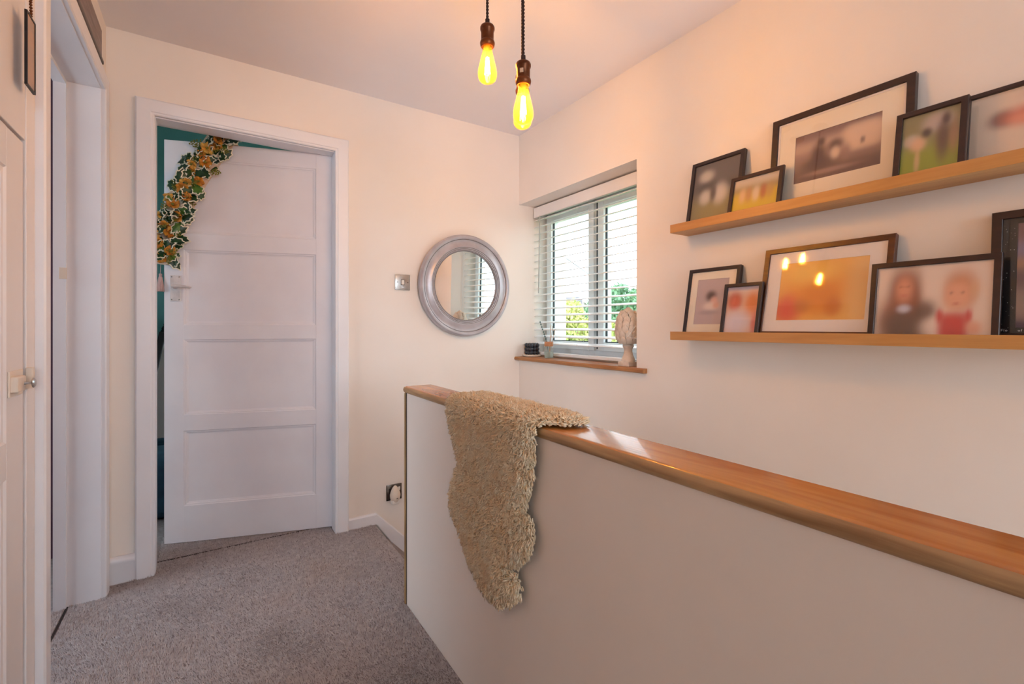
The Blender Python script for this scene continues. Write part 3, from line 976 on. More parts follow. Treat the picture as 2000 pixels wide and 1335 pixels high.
# ------------------------------------------------------------------ unseen rear window added for fill light (behind the camera), simple frame
rw = thing('window_2', 'wide unseen window added behind the camera for fill light', 'window', (0.55, YR - .06, .88), kind='structure')
for (xa, xb, za, zb) in ((-0.22, -0.17, .88, 2.12), (1.27, 1.32, .88, 2.12), (-.17, 1.27, .88, .93), (-.17, 1.27, 2.07, 2.12), (.53, .57, .93, 2.07)):
    b = MB(); b.box(xa, xb, YR - .09, YR - .04, za, zb); obj('frame_bar', b, M['upvc'], rw)

# ------------------------------------------------------------------ round mirror
MC = (1.318, YA, 1.328)
mr = thing('round_mirror', 'round mirror in a wide moulded silver-grey frame on the wall', 'mirror',
           mat=Matrix.Translation((MC[0], YA - .0118, MC[2])) @ Matrix.Rotation(math.radians(.8), 4, 'Z') @ Matrix.Rotation(math.radians(1.2), 4, 'X'))
M0 = (0, 0, 0)
RO = 0.308
prof = [(RO - .012, 0.0), (RO - .001, -0.006), (RO, -0.018), (RO - .004, -0.028), (RO - .012, -0.034), (RO - .020, -0.034), (RO - .026, -0.031),
        (RO - .030, -0.0255), (RO - .034, -0.0235), (RO - .046, -0.0225), (RO - .062, -0.0265), (RO - .072, -0.030), (RO - .076, -0.029), (RO - .079, -0.0265),
        (RO - .084, -0.0265), (RO - .087, -0.0235), (RO - .092, -0.0235), (RO - .095, -0.0195), (RO - .099, -0.0185), (RO - .101, -0.010)]
b = MB(); b.lathe(prof, 96, M0, 'y'); obj('frame', b, M['mirrorframe'], mr, smooth=30, world=False)
for (rr_, dd_, ww_) in ((RO - .0295, -.0275, .0016), (RO - .0775, -.0285, .0012), (RO - .0858, -.0258, .0011), (RO - .0935, -.0222, .0010), (RO - .0985, -.0195, .0012)):
    b = MB()
    b.lathe([(rr_ + ww_, dd_ + .004), (rr_ + ww_, dd_), (rr_ + ww_ * .5, dd_ - .0007), (rr_ - ww_ * .5, dd_ - .0007), (rr_ - ww_, dd_), (rr_ - ww_, dd_ + .004)], 96, M0, 'y')
    obj('dark_groove_ring', b, M['greydark'], mr, smooth=30, world=False)  # dark colour added along the grooves to strengthen their shading
b = MB(); b.lathe([(0.0001, -0.0125), (RO - .094, -0.0125)], 96, M0, 'y'); b.lathe([(RO - .096, -0.0125), (RO - .096, -0.004)], 96, M0, 'y', capb=True)
obj('glass', b, M['mirror'], mr, world=False)

# ------------------------------------------------------------------ light switch
sw = thing('light_switch', 'square chrome light switch with one rocker beside the mirror', 'light switch', (0.925, YA, 1.330))
b = MB(); b.bbox(.881, .969, YA - .0075, YA - .0002, 1.286, 1.374, .003, 3); plate = obj('plate', b, M['chrome'], sw, True)
b = MB(); b.bbox(.9165, .9335, YA - .0115, YA - .006, 1.317, 1.343, .002); obj('rocker', b, M['plastic'], sw)
b = MB(); b.box(.9145, .9355, YA - .0080, YA - .0060, 1.315, 1.345); obj('rocker_surround', b, M['gap'], sw)
for xx in (.895, .955):
    b = MB(); b.lathe([(.0001, -.0088), (.0028, -.0085), (.0032, -.007)], 12, (xx, YA, 1.330), 'y'); obj('screw', b, M['darkchrome'], plate, True)

# ------------------------------------------------------------------ socket and plug-in freshener
so = thing('wall_socket', 'dark chrome single socket low on the wall by the stairs', 'socket', (.876, YA, .155))
b = MB(); b.bbox(.832, .920, YA - .007, YA - .0002, .111, .199, .0025, 2); obj('plate', b, M['darkchrome'], so, True)
b = MB(); b.bbox(.898, .909, YA - .010, YA - .005, .162, .182, .0015); obj('switch_rocker', b, M['plastic'], so)
b = MB(); b.box(.845, .893, YA - .0078, YA - .006, .122, .178); obj('socket_face', b, M['gap'], so)
pf = thing('plug_in_freshener', 'cream plug-in air freshener fitted in the low wall socket', 'air freshener', (.874, YA - .008, .14))
b = MB()
bm = bmesh.new(); bmesh.ops.create_uvsphere(bm, u_segments=24, v_segments=16, radius=1)
for v in bm.verts:
    k_ = 1.0 - 0.28 * max(0, v.co.z)
    v.co = Vector((v.co.x * .029 * k_, v.co.y * .024 * (1 - .25 * v.co.z), v.co.z * .050))
b.frombm(bm, 0, Matrix.Translation((.873, YA - .032, .150)))
obj('body', b, M['cream'], pf, True)
b = MB(); b.bbox(.852, .894, YA - .050, YA - .0082, .098, .126, .008, 3); obj('refill', b, M['plastic'], pf, True)
b = MB(); b.lathe([(.0001, 0.0012), (.006, 0.0004), (.007, .003)], 16, (0, 0, 0), 'y'); b.xf(Matrix.Translation((.876, YA - .0570, .134)) @ Matrix.Diagonal((1, 1, .45, 1))); obj('vent', b, M['gap'], pf, True)

# ------------------------------------------------------------------ pendants


def pendant(label, x, y, tip, sticker=False):
    zt = tip + 0.118            # bottom of holder
    t_ = thing('pendant_light', label, 'pendant lamp', (x, y, tip), group='bare bulb pendants on twisted cords')
    h = MB()
    h.lathe([(.0150, 0.0), (.0195, -.0005), (.0225, .003), (.0240, .010), (.0240, .014), (.0225, .0185), (.0205, .021), (.0205, .050), (.0225, .053), (.0235, .057),
             (.0235, .063), (.021, .068), (.0135, .073), (.008, .0735)], 32, (x, y, zt), 'z')
    ho = obj('lamp_holder', h, M['bronze'], t_, smooth=35)
    h = MB(); h.lathe([(.0062, 0), (.0072, .0015), (.0072, .017), (.005, .019), (.0001, .019)], 16, (x, y, zt + .073), 'z'); obj('cord_grip', h, M['cord'], t_, smooth=35)
    cdz0 = zt + .090
    nseg = int((CE - cdz0) / 0.004)
    h = MB()
    for ph in (0, PI):
        pts = [(x + .0024 * math.cos(ph + k * .004 / .022 * 2 * PI), y + .0024 * math.sin(ph + k * .004 / .022 * 2 * PI), cdz0 + k * .004) for k in range(nseg + 1)]
        h.tube(pts, .0027, 7)
    obj('cord', h, M['cord'], t_, smooth=60)
    h = MB(); h.lathe([(.0001, -.020), (.012, -.020), (.030, -.012), (.036, -.004), (.036, -.0005)], 28, (x, y, CE), 'z'); obj('ceiling_cup', h, M['bronze'], t_, smooth=35)
    g_ = MB()
    gp = [(.0135, .006), (.0145, -.004), (.0165, -.016), (.0205, -.034), (.0255, -.054), (.0295, -.072), (.0312, -.086), (.0300, -.098), (.0262, -.107), (.0195, -.113), (.0105, -.1165), (.0035, -.118), (.0001, -.1182)]
    g_.lathe(gp, 36, (x, y, zt), 'z')
    bu = obj('bulb', g_, M['bulbglass'], t_, smooth=80)
    s_ = MB()
    s_.lathe([(.011, .004), (.011, -.004), (.006, -.010), (.004, -.022), (.003, -.030), (.0001, -.031)], 16, (x, y, zt), 'z')
    obj('stem', s_, M['bulbstem'], bu, smooth=50)
    fl_ = MB()
    for k_ in range(4):
        a = PI / 4 + k_ * PI / 2
        fl_.tube([(x + .004 * math.cos(a), y + .004 * math.sin(a), zt - .034), (x + .0085 * math.cos(a), y + .0085 * math.sin(a), zt - .088)], .0014, 6)
    obj('filament', fl_, M['filament'], bu)
    if sticker:
        st_ = MB()
        n_ = 6
        a0 = -PI / 2 - math.radians(YAW) - .55
        vs_ = []
        for k_ in range(n_ + 1):
            a = a0 + .55 * k_ / n_
            for z in (.030, .043):
                vs_.append((x + .0209 * math.cos(a), y + .0209 * math.sin(a), zt + z))
        st_.add(vs_, [(2 * k_, 2 * k_ + 2, 2 * k_ + 3, 2 * k_ + 1) for k_ in range(n_)])
        obj('sticker', st_, M['sticker'], ho, recalc=False)
    return t_


M['bulbstem'] = glassmat('bulb_stem_glass', (1, .9, .6), .05, 1.3, .3, (1, .8, .3))
q = at(1022, 0, 1.43); pendant('lower front pendant with lit amber filament bulb and small paper sticker', q.x, q.y, 1.697, True)
q = at(952, 0, 1.52); pendant('higher left pendant with lit amber filament bulb', q.x, q.y, 1.867)
q = at(1020.5, 0, 1.60); pendant('rear pendant almost hidden directly behind the stickered bulb', q.x, q.y, 1.753)

# ------------------------------------------------------------------ picture shelves and framed photographs
XS = 1.6019


def shelf(z, label):
    t_ = thing('picture_shelf', label, 'shelf', (XB, .72, z), group='oak picture ledges')
    y0, y1 = 0.12, 1.2686
    b = MB(); b.bbox(XS, XS + .011, y0, y1, z - .034, z, .0012); obj('front_lip', b, M['oak'], t_)
    b = MB(); b.bbox(XS + .0105, XB - .0002, y0, y1, z - .034, z - .0175, .001); obj('base_board', b, M['oak'], t_)
    b = MB(); b.bbox(XB - .010, XB - .0002, y0, y1, z - .0178, z - .002, .001); obj('back_strip', b, M['oak'], t_)


Z1, Z2 = 1.4987, 1.0596
shelf(Z1, 'upper oak picture ledge on the right wall')
shelf(Z2, 'lower oak picture ledge on the right wall')


def blob(img, U, Vv, cx, cy, sx, sy, col, a=1.0, p=2.0):
    d = (np.abs((U - cx) / sx) ** p + np.abs((Vv - cy) / sy) ** p)
    w_ = a * np.exp(-d ** 1.6 * 0.9)
    c_ = np.array(lin(col)[:3])
    return img * (1 - w_[..., None]) + c_ * w_[..., None]


def bandimg(img, lo, hi, soft, Vv, col, a=1.0):
    s = 1 / (1 + np.exp(-(Vv - lo) / soft)) * 1 / (1 + np.exp((Vv - hi) / soft)) * a
    c_ = np.array(lin(col)[:3])
    return img * (1 - s[..., None]) + c_ * s[..., None]


def picture(label, yL, yR, H, zs, xb, xt, T, bw, fmat, paint, base, mountw=0.0, mmat='mount', glass='picglass', mounty=None, nx=44, ny=44, extra=None, mdepth=0.0):
    """yL > yR are the left and right edges as seen; xb/xt the x of the front face at its foot and top"""
    z0_ = zs - .0174
    til = math.asin((xt - xb) / H)
    cx = Vector((0, -1, 0)); cz = Vector((math.sin(til), 0, math.cos(til))); cy = cz.cross(cx)
    m = Matrix(((cx.x, cy.x, cz.x, xb), (cx.y, cy.y, cz.y, (yL + yR) / 2), (cx.z, cy.z, cz.z, z0_ + T * math.sin(til)), (0, 0, 0, 1)))
    t_ = thing('framed_photograph', label, 'picture frame', mat=m)
    W = yL - yR
    cs = [(0, T), (0, .0012), (.0012, 0), (bw - .001, 0), (bw, .001), (bw, T * .55), (bw - .004, T * .55), (bw - .004, T)]
    n = len(cs)
    vs_, fs = [], []
    cor = [(-W / 2, 0, 1, 1), (W / 2, 0, -1, 1), (W / 2, H, -1, -1), (-W / 2, H, 1, -1)]
    fo = None
    for k_ in range(4):
        bmb = MB()
        vs_ = []
        for c_ in (cor[k_], cor[(k_ + 1) % 4]):
            for (o_, d_) in cs:
                vs_.append((c_[0] + c_[2] * o_, d_, c_[1] + c_[3] * o_))
        fs = [(i, (i + 1) % n, n + (i + 1) % n, n + i) for i in range(n)] + [tuple(range(n))[::-1], tuple(range(n, 2 * n))]
        bmb.add(vs_, fs)
        obj(('bottom_rail', 'side_rail', 'top_rail', 'side_rail')[k_], bmb, M[fmat], t_, world=False)
    iw, ih = W - 2 * bw, H - 2 * bw
    gd = .0035
    g_ = MB(); g_.box(-W / 2 + bw - .001, W / 2 - bw + .001, gd, gd + .0015, bw - .001, H - bw + .001)
    obj('glass', g_, M[glass], t_, world=False)
    md = gd + .0022 + mdepth
    pw, ph, pxc, pzc = iw, ih, 0.0, H / 2
    if mountw:
        my = mounty if mounty is not None else mountw
        a0, a1, b0, b1 = -W / 2 + bw - .002, W / 2 - bw + .002, bw - .002, H - bw + .002
        c0, c1, d0, d1 = -W / 2 + bw + mountw, W / 2 - bw - mountw, bw + my, H - bw - my
        mt = MB()
        mt.box(a0, c0, md, md + .0015, b0, b1); mt.box(c1, a1, md, md + .0015, b0, b1)
        mt.box(c0, c1, md, md + .0015, b0, d0); mt.box(c0, c1, md, md + .0015, d1, b1)
        obj('mount', mt, M[mmat], t_, world=False)
        pw, ph = c1 - c0, d1 - d0
    lin_x = np.linspace(0, 1, nx); lin_y = np.linspace(0, 1, ny)
    U, Vv = np.meshgrid(lin_x, lin_y)
    img = np.ones((ny, nx, 3)) * np.array(lin(base)[:3])
    img = paint(img, U, Vv)
    pd = md + .0018
    co = np.stack([-pw / 2 - .001 + U * (pw + .002), np.full_like(U, pd), H / 2 - ph / 2 - .001 + Vv * (ph + .002)], -1).reshape(-1, 3)
    idx = np.arange(nx * ny).reshape(ny, nx)
    Fq = np.stack([idx[:-1, :-1], idx[:-1, 1:], idx[1:, 1:], idx[1:, :-1]], -1).reshape(-1, 4)
    me = np_mesh('photo', co, Fq, M['print'])
    at_ = me.color_attributes.new('print', 'FLOAT_COLOR', 'POINT')
    at_.data.foreach_set('color', np.concatenate([np.clip(img, 0, 1).reshape(-1, 3), np.ones((nx * ny, 1))], 1).astype(np.float32).ravel())
    obj('photo', me, None, t_)
    bk = MB(); bk.box(-W / 2 + bw - .003, W / 2 - bw + .003, pd + .0004, T - .001, bw - .003, H - bw + .003); obj('backing_board', bk, M['darkwood'], t_, world=False)
    if extra:
        extra(t_, W, H, md)
    return t_


def p_f1(im, U, V):
    im = bandimg(im, .25, 2, .12, V, (96, 92, 96))
    im = blob(im, U, V, .5, .20, .55, .30, (150, 140, 84), .9)
    im = blob(im, U, V, .28, .78, .16, .10, (196, 190, 182), .9)
    im = blob(im, U, V, .5, .58, .5, .09, (64, 60, 64), .8)
    im = blob(im, U, V, .30, .42, .13, .12, (206, 200, 196), .9)
    im = blob(im, U, V, .62, .44, .16, .17, (212, 206, 204), .9)
    im = blob(im, U, V, .47, .46, .07, .14, (70, 60, 66), .9)
    return im


def p_f2(im, U, V):
    im = bandimg(im, .72, 2, .07, V, (206, 196, 190))
    im = bandimg(im, .60, .76, .05, V, (128, 112, 92), .8)
    for (x, c_) in ((.22, (226, 190, 150)), (.36, (196, 140, 100)), (.52, (226, 206, 190)), (.68, (176, 90, 70)), (.82, (190, 150, 90))):
        im = blob(im, U, V, x, .50, .08, .22, c_, .8)
    return im


def p_f3(im, U, V):
    im = bandimg(im, .28, .62, .05, V, (150, 122, 118))
    im = bandimg(im, .82, 2, .05, V, (126, 98, 98))
    im = bandimg(im, -1, .32, .05, V, (104, 80, 82))
    im = blob(im, U, V, .80, .66, .22, .26, (226, 198, 178), .95, 4)
    im = blob(im, U, V, .30, .50, .09, .26, (74, 52, 58), .95)
    im = blob(im, U, V, .33, .76, .045, .09, (70, 48, 54), .9)
    im = blob(im, U, V, .30, .32, .24, .15, (84, 62, 66), .9)
    im = blob(im, U, V, .50, .62, .09, .12, (80, 58, 62), .9)
    im = blob(im, U, V, .50, .46, .055, .12, (224, 200, 184), .9)
    im = blob(im, U, V, .62, .42, .06, .16, (150, 120, 116), .8)
    im = blob(im, U, V, .80, .56, .025, .07, (110, 86, 86), .8)
    im = blob(im, U, V, .44, .14, .3, .05, (170, 140, 134), .7)
    return im


def p_f4(im, U, V):
    im = bandimg(im, .45, 2, .06, V, (142, 134, 92))
    im = blob(im, U, V, .62, .80, .26, .16, (196, 178, 172), .9)
    im = blob(im, U, V, .18, .58, .14, .10, (204, 190, 180), .85)
    im = blob(im, U, V, .30, .50, .14, .12, (226, 184, 150), .9)
    im = blob(im, U, V, .30, .22, .05, .2, (220, 180, 140), .7)
    im = blob(im, U, V, .44, .66, .09, .08, (66, 46, 44), .9)
    im = blob(im, U, V, .72, .50, .12, .34, (104, 76, 64), .95)
    im = blob(im, U, V, .76, .82, .07, .10, (84, 58, 54), .9)
    im = blob(im, U, V, .90, .50, .08, .25, (176, 130, 100), .7)
    return im


def p_f5(im, U, V):
    im = blob(im, U, V, .17, .60, .07, .12, (110, 70, 66), .9)
    im = blob(im, U, V, .34, .60, .17, .15, (222, 128, 100), 1.0)
    im = blob(im, U, V, .30, .56, .10, .07, (236, 158, 128), .8)
    im = blob(im, U, V, .42, .88, .16, .07, (226, 170, 140), .6)
    return im


def p_l1(im, U, V):
    im = blob(im, U, V, .48, .62, .17, .12, (70, 50, 54), .95)
    im = blob(im, U, V, .58, .52, .12, .09, (232, 180, 166), .9)
    im = blob(im, U, V, .50, .40, .24, .09, (236, 218, 208), .9)
    im = blob(im, U, V, .66, .42, .10, .07, (224, 164, 140), .8)
    im = blob(im, U, V, .42, .26, .30, .05, (168, 150, 156), .7)
    return im


def p_l2(im, U, V):
    im = bandimg(im, .84, 2, .03, V, (232, 210, 200))
    im = bandimg(im, .93, .99, .015, V, (110, 140, 200), .8)
    im = blob(im, U, V, .26, .70, .24, .20, (188, 84, 58), .95)
    im = blob(im, U, V, .28, .64, .16, .14, (214, 110, 84), .8)
    im = blob(im, U, V, .82, .62, .24, .26, (226, 136, 76), .95)
    im = blob(im, U, V, .36, .22, .42, .26, (222, 210, 222), .95)
    im = blob(im, U, V, .92, .22, .10, .22, (222, 120, 110), .8)
    return im


def p_l3(im, U, V):
    im = blob(im, U, V, .45, .55, .42, .50, (232, 152, 62), .9)
    im = blob(im, U, V, .38, .80, .34, .22, (246, 206, 110), .8)
    im = blob(im, U, V, .12, .18, .18, .26, (222, 96, 84), .95)
    im = blob(im, U, V, .50, .38, .22, .30, (222, 138, 60), .8)
    im = blob(im, U, V, .66, .22, .10, .16, (206, 120, 60), .8)
    im = blob(im, U, V, .30, .24, .10, .12, (190, 120, 70), .6)
    im = blob(im, U, V, .98, .5, .20, .7, (236, 196, 138), .8)
    return im


def p_l4(im, U, V):
    im = blob(im, U, V, .27, .58, .15, .40, (128, 70, 52), .97, 2.6)
    im = blob(im, U, V, .18, .22, .15, .34, (150, 88, 62), .9)
    im = blob(im, U, V, .36, .34, .07, .36, (150, 84, 58), .9)
    im = blob(im, U, V, .46, .34, .10, .16, (112, 82, 70), .9)
    im = blob(im, U, V, .28, .10, .22, .28, (104, 80, 70), .97, 2.6)
    im = blob(im, U, V, .265, .66, .085, .20, (226, 156, 126), .97)
    im = blob(im, U, V, .27, .38, .06, .06, (206, 206, 224), .95)
    im = blob(im, U, V, .265, .57, .035, .022, (208, 120, 104), .6)
    im = blob(im, U, V, .58, .12, .14, .14, (240, 222, 212), .9)
    im = blob(im, U, V, .745, .62, .13, .27, (206, 140, 100), .97, 2.4)
    im = blob(im, U, V, .725, .54, .105, .19, (236, 174, 144), .97, 2.4)
    im = blob(im, U, V, .675, .58, .018, .022, (150, 96, 84), .55)
    im = blob(im, U, V, .765, .58, .018, .022, (150, 96, 84), .55)
    im = blob(im, U, V, .715, .43, .03, .02, (204, 110, 96), .6)
    im = blob(im, U, V, .24, .70, .016, .02, (140, 86, 72), .5)
    im = blob(im, U, V, .295, .70, .016, .02, (140, 86, 72), .5)
    im = blob(im, U, V, .86, .62, .035, .14, (226, 176, 134), .7)
    im = blob(im, U, V, .70, .10, .13, .22, (206, 62, 60), .98, 4)
    im = blob(im, U, V, .585, .27, .03, .10, (206, 62, 60), .9)
    im = blob(im, U, V, .82, .26, .03, .10, (206, 62, 60), .9)
    im = blob(im, U, V, .86, .10, .06, .10, (232, 168, 140), .9)
    return im


def p_l5(im, U, V):
    im = bandimg(im, .80, 2, .04, V, (118, 86, 88))
    im = bandimg(im, .66, .80, .03, V, (120, 118, 150))
    im = bandimg(im, .56, .64, .03, V, (206, 150, 96))
    im = bandimg(im, .36, .54, .03, V, (120, 84, 84))
    im = bandimg(im, .10, .36, .04, V, (176, 144, 126))
    im = blob(im, U, V, .3, .26, .16, .06, (92, 110, 84), .8)
    im = bandimg(im, -1, .07, .02, V, (62, 36, 64))
    return im


def ex_l5(t_, W, H, md):
    """tiny stars and the white lettering printed on the black surround"""
    s_ = MB()
    rr = random.Random(5)
    for _ in range(26):
        x = -W / 2 + .022 + rr.random() * .02
        z = .03 + rr.random() * (H - .06)
        r_ = .0003 + .0004 * rr.random()
        s_.box(x - r_, x + r_, md - .0003, md - .0001, z - r_, z + r_)
    obj('printed_stars', s_, M['cordwhite'], t_, world=False)
    for (txt, x, sz) in (('Flo', -.127, .0082), ('of', -.0975, .0082)):
        cu = bpy.data.curves.new('lettering', 'FONT')
        cu.body = txt
        cu.size = sz
        cu.space_character = 1.25
        to = bpy.data.objects.new('tmp_text', cu)
        COL.objects.link(to)
        bpy.context.view_layer.update()
        me = bpy.data.meshes.new_from_object(to)
        bpy.data.objects.remove(to, do_unlink=True)
        # text lies in its own xy plane; stand it up facing -y
        for v in me.vertices:
            v.co = Vector((x + v.co.x, md - .0004, .0245 + v.co.y))
        me.materials.clear()
        me.materials.append(M['cordwhite'])
        obj('lettering', me, None, t_)


def ex_f3(t_, W, H, md):
    """white fillet strip lying on the mount just inside the frame"""
    q_ = MB()
    e0, e1 = .0215, .0275
    q_.box(-W / 2 + e0, -W / 2 + e1, md - .0016, md - .0002, e0, H - e0); q_.box(W / 2 - e1, W / 2 - e0, md - .0016, md - .0002, e0, H - e0)
    q_.box(-W / 2 + e1, W / 2 - e1, md - .0016, md - .0002, H - e1, H - e0); q_.box(-W / 2 + e1, W / 2 - e1, md - .0016, md - .0002, e0, e1)
    obj('fillet', q_, M['mountwhite'], t_, world=False)


def hgt(ztop, zs, xb, xt):
    return math.hypot(ztop - zs + .0174, xt - xb)


def pic(label, yL, yR, ztop, zs, xb, xt, T, *a, **k):
    picture(label, yL, yR, hgt(ztop, zs, xb, xt) - .001, zs, xb, xt, T, *a, **k)


pic('black framed grey photograph at the left end of the upper shelf', 1.231, 1.004, 1.752, Z1, 1.648, 1.699, .018, .015, 'frameblack', p_f1, (120, 114, 100))
pic('small landscape framed photograph of a yellow field on the upper shelf', 1.031, .838, 1.634, Z1, 1.620, 1.654, .011, .014, 'framebrown', p_f2, (214, 186, 40))
pic('large dark framed sepia photograph of horse and rider on the upper shelf', .900, .495, 1.810, Z1, 1.664, 1.700, .020, .021, 'framebrown', p_f3, (206, 176, 160), .058, 'mount', 'picglass', .062, extra=ex_f3, mdepth=.0012)
pic('small square dark framed photograph of figures on green grass on upper shelf', .527, .3745, 1.683, Z1, 1.618, 1.659, .013, .015, 'framebrown', p_f4, (146, 156, 40))
pic('large dark framed photograph of a baby at the right end of the upper shelf', .392, .02, 1.690, Z1, 1.664, 1.700, .020, .012, 'framebrown', p_f5, (238, 214, 192))
pic('dark framed photograph with cream mount at the left end of the lower shelf', 1.246, 1.020, 1.3145, Z2, 1.648, 1.699, .018, .014, 'frameblack', p_l1, (196, 176, 178), .030, 'mount', 'picglass', .032)
pic('small portrait dark framed photograph of two faces on the lower shelf', 1.058, .911, 1.240, Z2, 1.615, 1.654, .011, .013, 'frameblack', p_l2, (226, 190, 170))
pic('large mahogany framed orange toned photograph with white mount on lower shelf', .925, .541, 1.3525, Z2, 1.629, 1.699, .020, .018, 'framered', p_l3, (240, 190, 110), .044, 'mountwhite', 'picglass_soft', .040)
pic('dark framed photograph of a long haired girl and a baby in red', .585, .312, 1.264, Z2, 1.615, 1.653, .012, .015, 'framebrown', p_l4, (238, 216, 202))
pic('black framed photograph with black lettered surround at the right of lower shelf', .3405, .045, 1.3715, Z2, 1.664, 1.699, .020, .020, 'framebrown', p_l5, (150, 110, 110), .026, 'mountblack', 'picglass', .014, extra=ex_l5)

# ------------------------------------------------------------------ things on the window sill
SZ = 0.884
q = at(1039, 697, 3.03)
dx, dy = 1.795, q.y * 1.795 / q.x
ds = thing('dish', 'flat round cream dish under the dark candle', 'dish', (dx, dy, SZ))
b = MB(); b.lathe([(.0001, .0), (.052, 0), (.058, .004), (.060, .012), (.058, .014), (.050, .012), (.0001, .011)], 40, (dx, dy, SZ), 'z'); obj('plate', b, M['dish'], ds, smooth=40)
cn = thing('bubble_candle', 'dark grey bubble cube candle standing on a cream dish', 'candle', (dx, dy, SZ + .012))
R_ = .0145
bub = MB()
for a in (-1, 0, 1):
    for b_ in (-1, 0, 1):
        for c_ in (0, 1, 2):
            bub.sphere((dx + a * R_ * 1.72, dy + b_ * R_ * 1.72, SZ + .0125 + R_ * .92 + c_ * R_ * 1.66), R_, 14, 10)
bub.box(dx - .024, dx + .024, dy - .024, dy + .024, SZ + .013, SZ + .058)
obj('wax', bub, M['candle'], cn, smooth=60, recalc=False)
b = MB(); b.tube([(dx, dy, SZ + .07), (dx + .001, dy, SZ + .084), (dx + .004, dy, SZ + .090)], .0009, 6); obj('wick', b, M['cordwhite'], cn)

bx, by = 1.782, 0
q = at(1072, 700, 3.0); by = q.y * bx / q.x
rd = thing('reed_diffuser', 'clear reed diffuser bottle with a cork coloured collar on the sill', 'diffuser', (bx, by, SZ))
b = MB(); b.lathe([(.0001, .001), (.027, .001), (.0295, .004), (.0295, .066), (.026, .072), (.022, .074)], 32, (bx, by, SZ), 'z'); obj('bottle', b, M['bottle'], rd, smooth=40)
b = MB(); b.lathe([(.0001, .004), (.0265, .004), (.0265, .040), (.0001, .040)], 32, (bx, by, SZ), 'z'); obj('oil', b, M['liquid'], rd, smooth=40)
b = MB(); b.lathe([(.012, .074), (.0265, .074), (.0275, .076), (.0275, .100), (.026, .102), (.010, .102), (.010, .076)], 32, (bx, by, SZ), 'z'); obj('collar', b, M['collar'], rd, smooth=40)
for (ex, ey, ez) in ((-.006, -.030, .205), (-.002, -.024, .21), (.004, -.034, .20), (.002, -.06, .18)):
    b = MB(); b.tube([(bx, by, SZ + .01), (bx + ex, by + ey, SZ + ez)], .0014, 6); obj('reed', b, M['reed'], rd)
es = thing('eucalyptus_sprig', 'thin green eucalyptus sprig standing in the diffuser bottle', 'sprig', (bx, by, SZ + .02))
pts = [Vector((bx, by, SZ + .02)), Vector((bx - .003, by + .022, SZ + .11)), Vector((bx - .006, by + .05, SZ + .165)), Vector((bx - .01, by + .078, SZ + .225))]
b = MB(); b.tube(pts, .0011, 6); obj('stem', b, M['eucal'], es)
for k_ in range(9):
    f_ = .30 + .7 * k_ / 8
    seg = f_ * 3
    i = min(2, int(seg)); p_ = pts[i].lerp(pts[i + 1], seg - i)
    for s_ in (-1, 1):
        b = MB(); b.sphere((p_.x + .004 * s_, p_.y + .005 * s_, p_.z + .002 * s_), .006, 8, 5, 0, (.9, .9, .35)); obj('leaf', b, M['eucal'], es, True)

# artichoke finial
fx_, fy_ = 1.760, 0
q = at(1227, 714, 2.33); fy_ = q.y * fx_ / q.x
fi = thing('artichoke_finial', 'cream stone effect artichoke finial on a pedestal at the right of the sill', 'ornament', (fx_, fy_, SZ))
b = MB(); b.bbox(fx_ - .036, fx_ + .036, fy_ - .036, fy_ + .036, SZ, SZ + .022, .002); obj('base', b, M['stone'], fi)
b = MB(); b.lathe([(.033, .022), (.034, .026), (.032, .036), (.024, .055), (.0205, .072), (.021, .086), (.026, .094), (.0285, .100), (.026, .106), (.030, .114), (.030, .12), (.0001, .125)], 36, (fx_, fy_, SZ), 'z')
obj('pedestal', b, M['stone'], fi, smooth=35)


def egg(z):      # radius of the cone body against height 0..1
    return .056 * math.sqrt(max(0.0, 1 - abs((z - .40) / (.60 if z > .40 else .52)) ** 2.2))


EH, E0 = .178, .112
b = MB(); b.lathe([(max(egg(k_ / 24), .0001) * .88, E0 + EH * k_ / 24) for k_ in range(25)], 32, (fx_, fy_, SZ), 'z'); obj('core', b, M['stone'], fi, smooth=60)
b = MB(); b.lathe([(.030, .246), (.0295, .256), (.026, .268), (.020, .279), (.012, .288), (.005, .292), (.0001, .293)], 28, (fx_, fy_, SZ), 'z'); obj('bud', b, M['stone'], fi, smooth=60)
scm = MB()
rows, colsn = 6, 5
for i in range(rows):
    for j in range(colsn):
        u_ = i / (rows - 1); v_ = (j / (colsn - 1)) * 2 - 1
        wid = math.sqrt(max(0.0, 1 - max(0, u_ - .35) ** 2 / .4225 * 1.0)) * (.75 + .25 * min(1, u_ / .3))
        scm.v.append((v_ * wid * .5, -.10 - .16 * math.sin(PI * min(1, u_ * .8)) * (1 - .6 * v_ * v_) - .05 * u_, u_))
for i in range(rows - 1):
    for j in range(colsn - 1):
        a = i * colsn + j
        scm.f.append((a, a + 1, a + colsn + 1, a + colsn))
nfront = len(scm.v)
scm.v += [(x, y + .16, z) for (x, y, z) in scm.v]
scm.f += [tuple(q_ + nfront for q_ in fc[::-1]) for fc in list(scm.f)]
bd_ = [j for j in range(colsn)] + [i * colsn + colsn - 1 for i in range(1, rows)] + [(rows - 1) * colsn + j for j in range(colsn - 2, -1, -1)] + [i * colsn for i in range(rows - 2, 0, -1)]
for k_ in range(len(bd_)):
    a, c_ = bd_[k_], bd_[(k_ + 1) % len(bd_)]
    scm.f.append((a, c_, c_ + nfront, a + nfront))
scm.mi = [0] * len(scm.f)
scale_me = mesh_from(scm, 'scale', M['stone'], smooth=50)
levels = [(.00, 11), (.14, 12), (.29, 12), (.43, 11), (.57, 10), (.70, 8), (.80, 6)]
